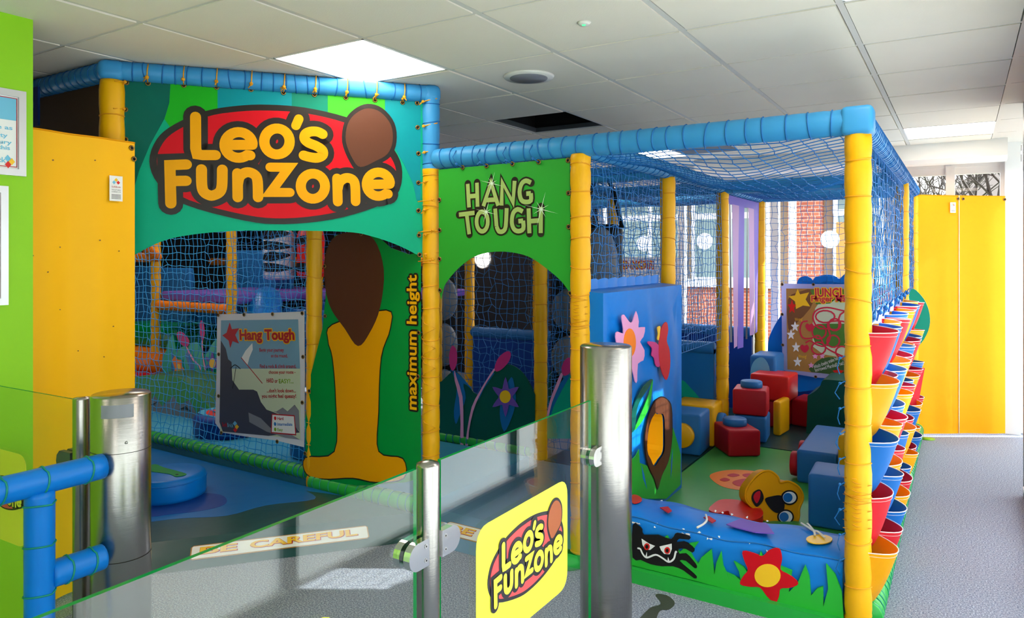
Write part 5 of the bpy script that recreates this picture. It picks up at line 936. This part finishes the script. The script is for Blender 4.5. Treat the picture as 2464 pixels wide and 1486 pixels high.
o = rbox(2.3, .08, .45, .03).build('padded_board', 'mat_blue', None, (-5.9, 1.9, .5)); tag(o, 'blue padded board under the purple deck', 'padding')
dk = thing('play_deck', 'purple padded upper deck inside the climbing frame', 'deck', (-5.5, 2.3, 1.0)); rbox(1.2, 1.5, .1, .03).build('pad', 'purple', dk, (-6.1, 2.0, 1.02)); rbox(.9, 1.6, .08, .03).build('pad', 'purple', dk, (-5.0, 2.9, 1.02)); rbox(.9, .1, .3, .03).build('skirt', 'deep_blue', dk, (-5.0, 2.1, .72))
def bag(label, c, z0, z1, r, m, bands, bm_):
    t = thing('punch_bag', label, 'hanging bag', (c[0], c[1], z0), 'hanging punch bags'); a = MB(); h = z1-z0; a.lathe([(r*.6, 0), (r*.95, .015), (r, .05), (r, h*.78), (r*.9, h*.88), (r*.55, h*.98), (r*.2, h)], 28, (c[0], c[1], z0)); a.build('body', m, t)
    a = MB(); a.tube([(c[0], c[1], z1), (c[0], c[1], 2.3)], .008, 6); a.build('rope', 'black', t)
    for k, zb in enumerate(bands):
        b = MB(); rr = r+.004; b.grid(lambda s, q, k=k, zb=zb: V3((c[0]+rr*math.cos(-PI*.95+s*PI*(.85 if k % 2 else 1.1)+(.5 if k % 2 else -.1)), c[1]+rr*math.sin(-PI*.95+s*PI*(.85 if k % 2 else 1.1)+(.5 if k % 2 else -.1)), zb+(q-.5)*.1*math.sin(PI*s)+.03*(s-.5)*(1 if k % 2 else -1))), 20, 3); b.build('stripe', bm_, t)
bag('white punch bag with black zebra stripes behind the front net', (-6.1, 2.28), 1.22, 1.82, .17, 'white_vinyl', (1.36, 1.48, 1.6, 1.72), 'black')
bag('red punch bag with black bands beside the zebra bag', (-5.78, 2.45), 1.24, 1.82, .15, 'bright_red', (1.36, 1.66), 'black')
t = thing('tube_slide', 'glossy blue curved slide behind the rules poster', 'slide', (-5.4, 1.6, .3)); mb = MB(); pth = spl([(-5.65, 1.75, 1.02), (-5.5, 1.6, .98), (-5.3, 1.45, .8), (-5.1, 1.35, .5), (-4.9, 1.3, .3)], 5, False)
for i in range(len(pth)-1): pass
mb.tube(pth, .16, 14); mb.build('chute', 'sky_pad', t); mb = MB(); mb.tube([(p[0]-.13, p[1]-.12, p[2]+.02) for p in pth], .014, 6); mb.build('edge_trim', 'print_yellow', t)
def pads(label, c, w_, z0, z1, n, rz=0):
    t = thing('hanging_pad', label, 'hanging pad', (c[0], c[1], z0), 'black hanging pads with grey ovals', rz); h = z1-z0
    rbox(w_, .14, h, .05).build('body', 'black', t, (c[0], c[1], z0), (0, 0, rz))
    for k in range(n):
        zc = z0+h*(k+.5)/n; a = MB(); a.lathe([(1, 0), (.97, .03), (.8, .05), (.01, .06)], 28); a.build('oval_pad', 'grey_pad', t, (c[0]+.07*math.sin(rz), c[1]-.07*math.cos(rz), zc), (PI/2, 0, rz)).scale = (w_*.44, h/n*.47, 1)
    for s in (-.08, .08): a = MB(); a.tube([(c[0]+s*2, c[1], z1-.03), (c[0]+s*1.3, c[1], z1+.2), (c[0]+s*.8, c[1], 2.02)], .018, 6); a.build('strap', 'black', t)
pads('black hanging pad with one tall grey oval above the flower box', (-1.86, 1.62), .3, 1.05, 1.72, 1, .3)
pads('black hanging pad with stacked grey ovals beside the steel post', (-2.13, 1.72), .36, .2, 1.62, 4, .2)
pads('black hanging pad with grey ovals at the edge of the arch', (-3.3, 1.6), .26, .2, 1.7, 4, .9)
t = thing('window_notice', 'white notice with yellow letters do not low on the window', 'notice', (-2.62, 4.24, 1.2)); fr = Fr((-3.0, 4.24, 0), (1, 0, 0))
a = MB(); flat(a, fr, [(.02, .95), (.84, .95), (.84, 1.47), (.02, 1.47)], 0, .01, back=True); a.build('board', 'paper', t)
p0, p1 = fr.px(1480, 645), fr.px(1572, 645); a = MB(); halo(a, fr, 'DO NOT!', p0, p1, .075, .002, .012); a.build('outline', 'print_red', t); a = MB(); text(a, fr, 'DO NOT!', p0, p1, .075, .004, bold=.03); a.build('lettering', 'print_yellow', t)
# ================================================================== GLASS BARRIER
GU = -.708; GT = 1.012
def pane(name, x0, x1, y0, y1, z0, z1, par):
    a = MB(); a.add([(x, y, z) for z in (z0, z1) for y in (y0, y1) for x in (x0, x1)], []); big = 0 if (x1-x0) < (y1-y0) else 1
    a.f = [(0, 2, 3, 1), (4, 5, 7, 6), (0, 1, 5, 4), (2, 6, 7, 3), (0, 4, 6, 2), (1, 3, 7, 5)]; a.m = [1, 1, 1, 1, 0, 0] if big == 0 else [1, 1, 0, 0, 1, 1]; a.sm = [False]*6
    return a.build(name, ['glass_clear', 'glass_edge'], par)
gb = thing('glass_barrier', 'low glass barrier with steel post and yellow sticker', 'glass barrier', (GU, -1.8, 0))
pane('glass_pane', GU-.005, GU+.005, -1.772, -.955, .08, GT, gb); pane('glass_pane', GU-.005, GU+.005, -3.3, -1.862, .08, GT, gb)
mb = MB(); mb.lathe([(.0275, 0), (.0275, 1.008), (.026, 1.014), (.012, 1.02), (.001, 1.021)], 28, (GU, -1.815, 0)); mb.lathe([(.05, 0), (.05, .01), (.03, .012)], 28, (GU, -1.815, 0)); mb.build('post', 'steel', gb)
def clamp(par, c, dirv, w=.07, h=.062):
    fr = Fr(c, (0, dirv, 0) if dirv else (1, 0, 0)); t = MB()
    k = [(0, -h/2), (w-h/2, -h/2)]+[(w-h/2+h/2*math.cos(q), h/2*math.sin(q)) for q in [-PI/2+PI*j/10 for j in range(1, 10)]]+[(w-h/2, h/2), (0, h/2)]
    for off in (.024, -.006): flat(t, fr, k, off, .018, back=True)
    o = t.build('clamp', 'chrome', par)
    for z in (-.016, .016): a = MB(); flat(a, fr, ell(.012, z, .005, .005, 10), .0245 if fr.n.x > 0 else -.0245, .001, back=True); flat(a, fr, ell(.012, z, .0022, .0022, 8), .025 if fr.n.x > 0 else -.025, .001, m=1, back=True); a.build('screw', ['metal', 'black'], o)
clamp(gb, (GU, -1.79, .822), 1); clamp(gb, (GU, -1.84, .822), -1); clamp(gb, (GU, -.905, .822), -1, .07); clamp(gb, (GU, -1.79, .25), 1); clamp(gb, (GU, -1.84, .25), -1)
def sticker(par, fr, corners, k, centre, o_):
    q = []
    n = len(corners)
    st = MB()
    for i in range(n):
        a_, b_, c_ = V3((*corners[i-1], 0)), V3((*corners[i], 0)), V3((*corners[(i+1) % n], 0)); r = .055
        p0, p1 = b_+(a_-b_).normalized()*r, b_+(c_-b_).normalized()*r
        for t_ in range(6): s = t_/5; q.append(tuple(((1-s)**2*p0+2*s*(1-s)*b_+s*s*p1)[:2]))
    flat(st, fr, q, o_, .0008, back=True); t = st.build('sticker', 'sticker_yellow', par)
    B0 = B(1180, 755)
    mp = lambda x, y: ((B(x, y)[0]-B0[0])*k+centre[0], (B(x, y)[1]-B0[1])*k*1.0+centre[1])
    logo(t, fr, mp, k, 'sticker_black', 'sticker_red', 'sticker_yellow', 'sticker_brown', o_)
    return t
SF = Fr((GU, 0, 0), (0, 1, 0))
sticker(gb, SF, [(-1.628, .46), (-1.128, .46), (-1.128, .80), (-1.628, .80)], .34, (-1.378, .645), .0065)
sticker(gb, SF, [(-2.62, .46), (-2.11, .46), (-2.11, .80), (-2.62, .80)], .34, (-2.365, .645), .0065)
def bollard(label, c, r, h, seams, z0=0):
    t = thing('steel_bollard', label, 'bollard', (c[0], c[1], 0), 'brushed steel bollards'); a = MB(); a.lathe([(r, 0), (r, h-.004), (r-.004, h)], 56, (c[0], c[1], 0)); a.build('tube', 'steel', t)
    a = MB(); a.lathe([(r-.004, h-.002), (r-.006, h+.001), (.001, h+.001)], 56, (c[0], c[1], 0)); a.build('cap', 'steel', t)
    for z in seams: a = MB(); a.tube([(c[0]+(r+.0002)*math.cos(q), c[1]+(r+.0002)*math.sin(q), z) for q in [2*PI*j/56 for j in range(56)]], .0011, 4, closed=True); a.build('seam', 'black', t)
    a = MB(); a.lathe([(r+.03, 0), (r+.03, .008), (r, .012)], 40, (c[0], c[1], 0)); a.build('foot_plate', 'steel', t)
    return t
bollard('tall brushed steel bollard holding the glass barrier end', (-.708, -.826), .09, 1.183, [])
lb = bollard('brushed steel gate bollard with a grey sticker by the blue rail', (-2.02, -1.796), .09, 1.04, [.86, .51])
a = MB(); r = .0906; c = (-2.02, -1.796)
a.grid(lambda s, q: V3((c[0]+r*math.cos(math.radians(-68+s*62)), c[1]+r*math.sin(math.radians(-68+s*62)), .975+q*.042)), 14, 1); a.build('grey_sticker', 'print_grey', lb)
a = MB(); q = math.radians(-20); a.lathe([(.004, -.004), (.005, 0), (.002, .004)], 10, (c[0]+.091*math.cos(q), c[1]+.091*math.sin(q), .895)); a.build('screw', 'metal', lb)
# glass gate beside the left bollard
gg = thing('glass_gate', 'glass swing gate with a yellow sticker in front of the lime wall', 'glass gate', (-2.5, -1.8, 0))
mb = MB(); mb.lathe([(.0275, 0), (.0275, 1.012), (.026, 1.018), (.001, 1.022)], 24, (-2.17, -1.845, 0)); mb.build('post', 'steel', gg)
GQ = Fr((-2.205, -1.847, 0), (2.205-2.77, -1.868+1.847, 0)); SG = Fr(GQ.pt(.565, 0), -GQ.e1)      # SG reads left to right from the room
a = MB(); n_ = SG.n; c_ = [SG.pt(0, .08), SG.pt(.565, .08), SG.pt(.565, 1.008), SG.pt(0, 1.008)]; a.add([p+n_*.005 for p in c_]+[p-n_*.005 for p in c_], [(0, 1, 2, 3), (7, 6, 5, 4), (0, 4, 5, 1), (1, 5, 6, 2), (2, 6, 7, 3), (3, 7, 4, 0)]); a.m = [0, 0, 1, 1, 1, 1]; a.build('glass_pane', ['glass_clear', 'glass_edge'], gg)
a = MB(); k = [(.57, -.036), (.505, -.036), (.489, -.02), (.485, 0), (.489, .02), (.505, .036), (.57, .036)]; k = [(x, y+.795) for x, y in k]; flat(a, SG, k, .022, .016, back=True); flat(a, SG, k, -.006, .016, back=True); a.build('clamp', 'frame_grey', gg)
sticker(gg, SG, [(-.0, .44), (.26, .44), (.26, .775), (.0, .775)], .2, (.115, .62), .0065)
# ================================================================== BLUE PADDED RAIL
br_ = thing('padded_rail', 'sky blue padded handrail tied with green cord', 'handrail', (-1.97, -2.2, 0))
def rp(nm, a, b, ties):
    o = pad(nm, a, b, .04, 'sky_pad', None, br_, step=.2, seed=3, pinch=.01); A_, B_ = V3(a), V3(b); t = (B_-A_).normalized(); u = t.orthogonal().normalized(); v = t.cross(u); c = MB()
    for s in ties:
        c = MB(); c.tube([A_+(B_-A_)*s+t*.006*math.cos(j*.45)+u*.041*math.cos(2*PI*j/18)+v*.041*math.sin(2*PI*j/18) for j in range(18)], .003, 5, closed=True); c.build('cord_tie', 'cord_green', o)
rp('top_rail', (-1.97, -3.0, .828), (-1.97, -1.885, .828), (.5, .62, .74, .84, .955)); rp('upright', (-1.97, -2.068, .0), (-1.97, -2.068, .80), (.2, .45, .62, .8, .95)); rp('lower_rail', (-1.97, -2.04, .54), (-1.97, -1.885, .54), (.3, .75))
rp('upright', (-1.97, -2.9, .0), (-1.97, -2.9, .80), (.3, .6, .9))
# ================================================================== FRAMED NOTICES ON THE GREEN WALL
def notice(label, v0, v1, z0, z1, lines):
    t = thing('framed_notice', label, 'framed notice', (-2.775, v1, z0), 'silver framed notices on the green wall'); fr = Fr((-2.78, 0, 0), (0, 1, 0)); fw = .026
    for nm, L in (('frame_rail', [(v0, z0), (v1, z0), (v1-fw, z0+fw), (v0+fw, z0+fw)]), ('frame_rail', [(v0, z1), (v1, z1), (v1-fw, z1-fw), (v0+fw, z1-fw)]), ('frame_stile', [(v1, z0), (v1, z1), (v1-fw, z1-fw), (v1-fw, z0+fw)]), ('frame_stile', [(v0, z0), (v0, z1), (v0+fw, z1-fw), (v0+fw, z0+fw)])): a = MB(); flat(a, fr, L, .014, .014, back=True); a.build(nm, 'silver_frame', t)
    a = MB(); flat(a, fr, [(v0+fw, z0+fw), (v1-fw, z0+fw), (v1-fw, z1-fw), (v0+fw, z1-fw)], .004, .003, back=True); s = a.build('sheet', 'paper', t)
    a = MB(); stroke(a, fr, [(v0+fw+.008, z0+fw+.008), (v1-fw-.004, z0+fw+.008), (v1-fw-.004, z1-fw-.006), (v0+fw+.008, z1-fw-.006)], .003, .005, closed=True); a.build('red_border', 'print_red', s)
    for w_, p0, p1, h, m in lines: a = MB(); text(a, fr, w_, p0, p1, h, .0052, bold=.02); a.build('lettering', m, s)
    return t, fr, s
t, fr, s = notice('silver framed notice with pale blue lettering, upper of two', -2.05, -1.75, 1.806, 2.138, [('safe as', (-1.865, 1.978), (-1.795, 1.978), .016, 'print_cyan'), ('activity', (-1.88, 1.948), (-1.805, 1.948), .016, 'print_cyan'), ('injury', (-1.86, 1.898), (-1.797, 1.898), .016, 'print_cyan'), ('this', (-1.838, 1.87), (-1.8, 1.87), .016, 'print_cyan'), ('Brick', (-1.87, 1.852), (-1.826, 1.85), .018, 'print_cyan')]) if False else notice('silver framed notice with pale blue lettering, upper of two', -2.05, -1.75, 1.806, 2.138, [])
X = fr.px
a = MB(); flat(a, fr, [(-2.02, 2.02), (-1.782, 2.02), (-1.782, 2.108), (-2.02, 2.108)], .0048, .0005); a.build('printed_sky', 'print_cyan', s)
for w_, x1, y, L in (('safe as', 28, 313, .088), ('activity', 16, 331, .09), ('fun.', 5, 345, .05), ('injury', 26, 348, .075), ('this', 22, 361, .04)):
    q = X(x1, y); a = MB(); text(a, fr, w_, (q[0]-L, q[1]), q, .016, .0054, bold=.02); a.build('lettering', 'print_cyan', s)
q = X(12, 391); a = MB(); text(a, fr, 'SoftBrick', (q[0]-.11, q[1]), q, .02, .0054, bold=.02); a.build('lettering', 'print_cyan', s)
for cx, cy, m in ((17, 381, 'print_cyan'), (27, 389, 'print_yellow'), (18, 396, 'bright_red')): q = X(cx, cy); a = MB(); flat(a, fr, [(q[0], q[1]-.014), (q[0]+.011, q[1]), (q[0], q[1]+.014), (q[0]-.011, q[1])], .0056, .0004); a.build('printed_logo', m, s)
notice('silver framed white notice, lower of two on the green wall', -2.15, -1.812, 1.306, 1.763, [])
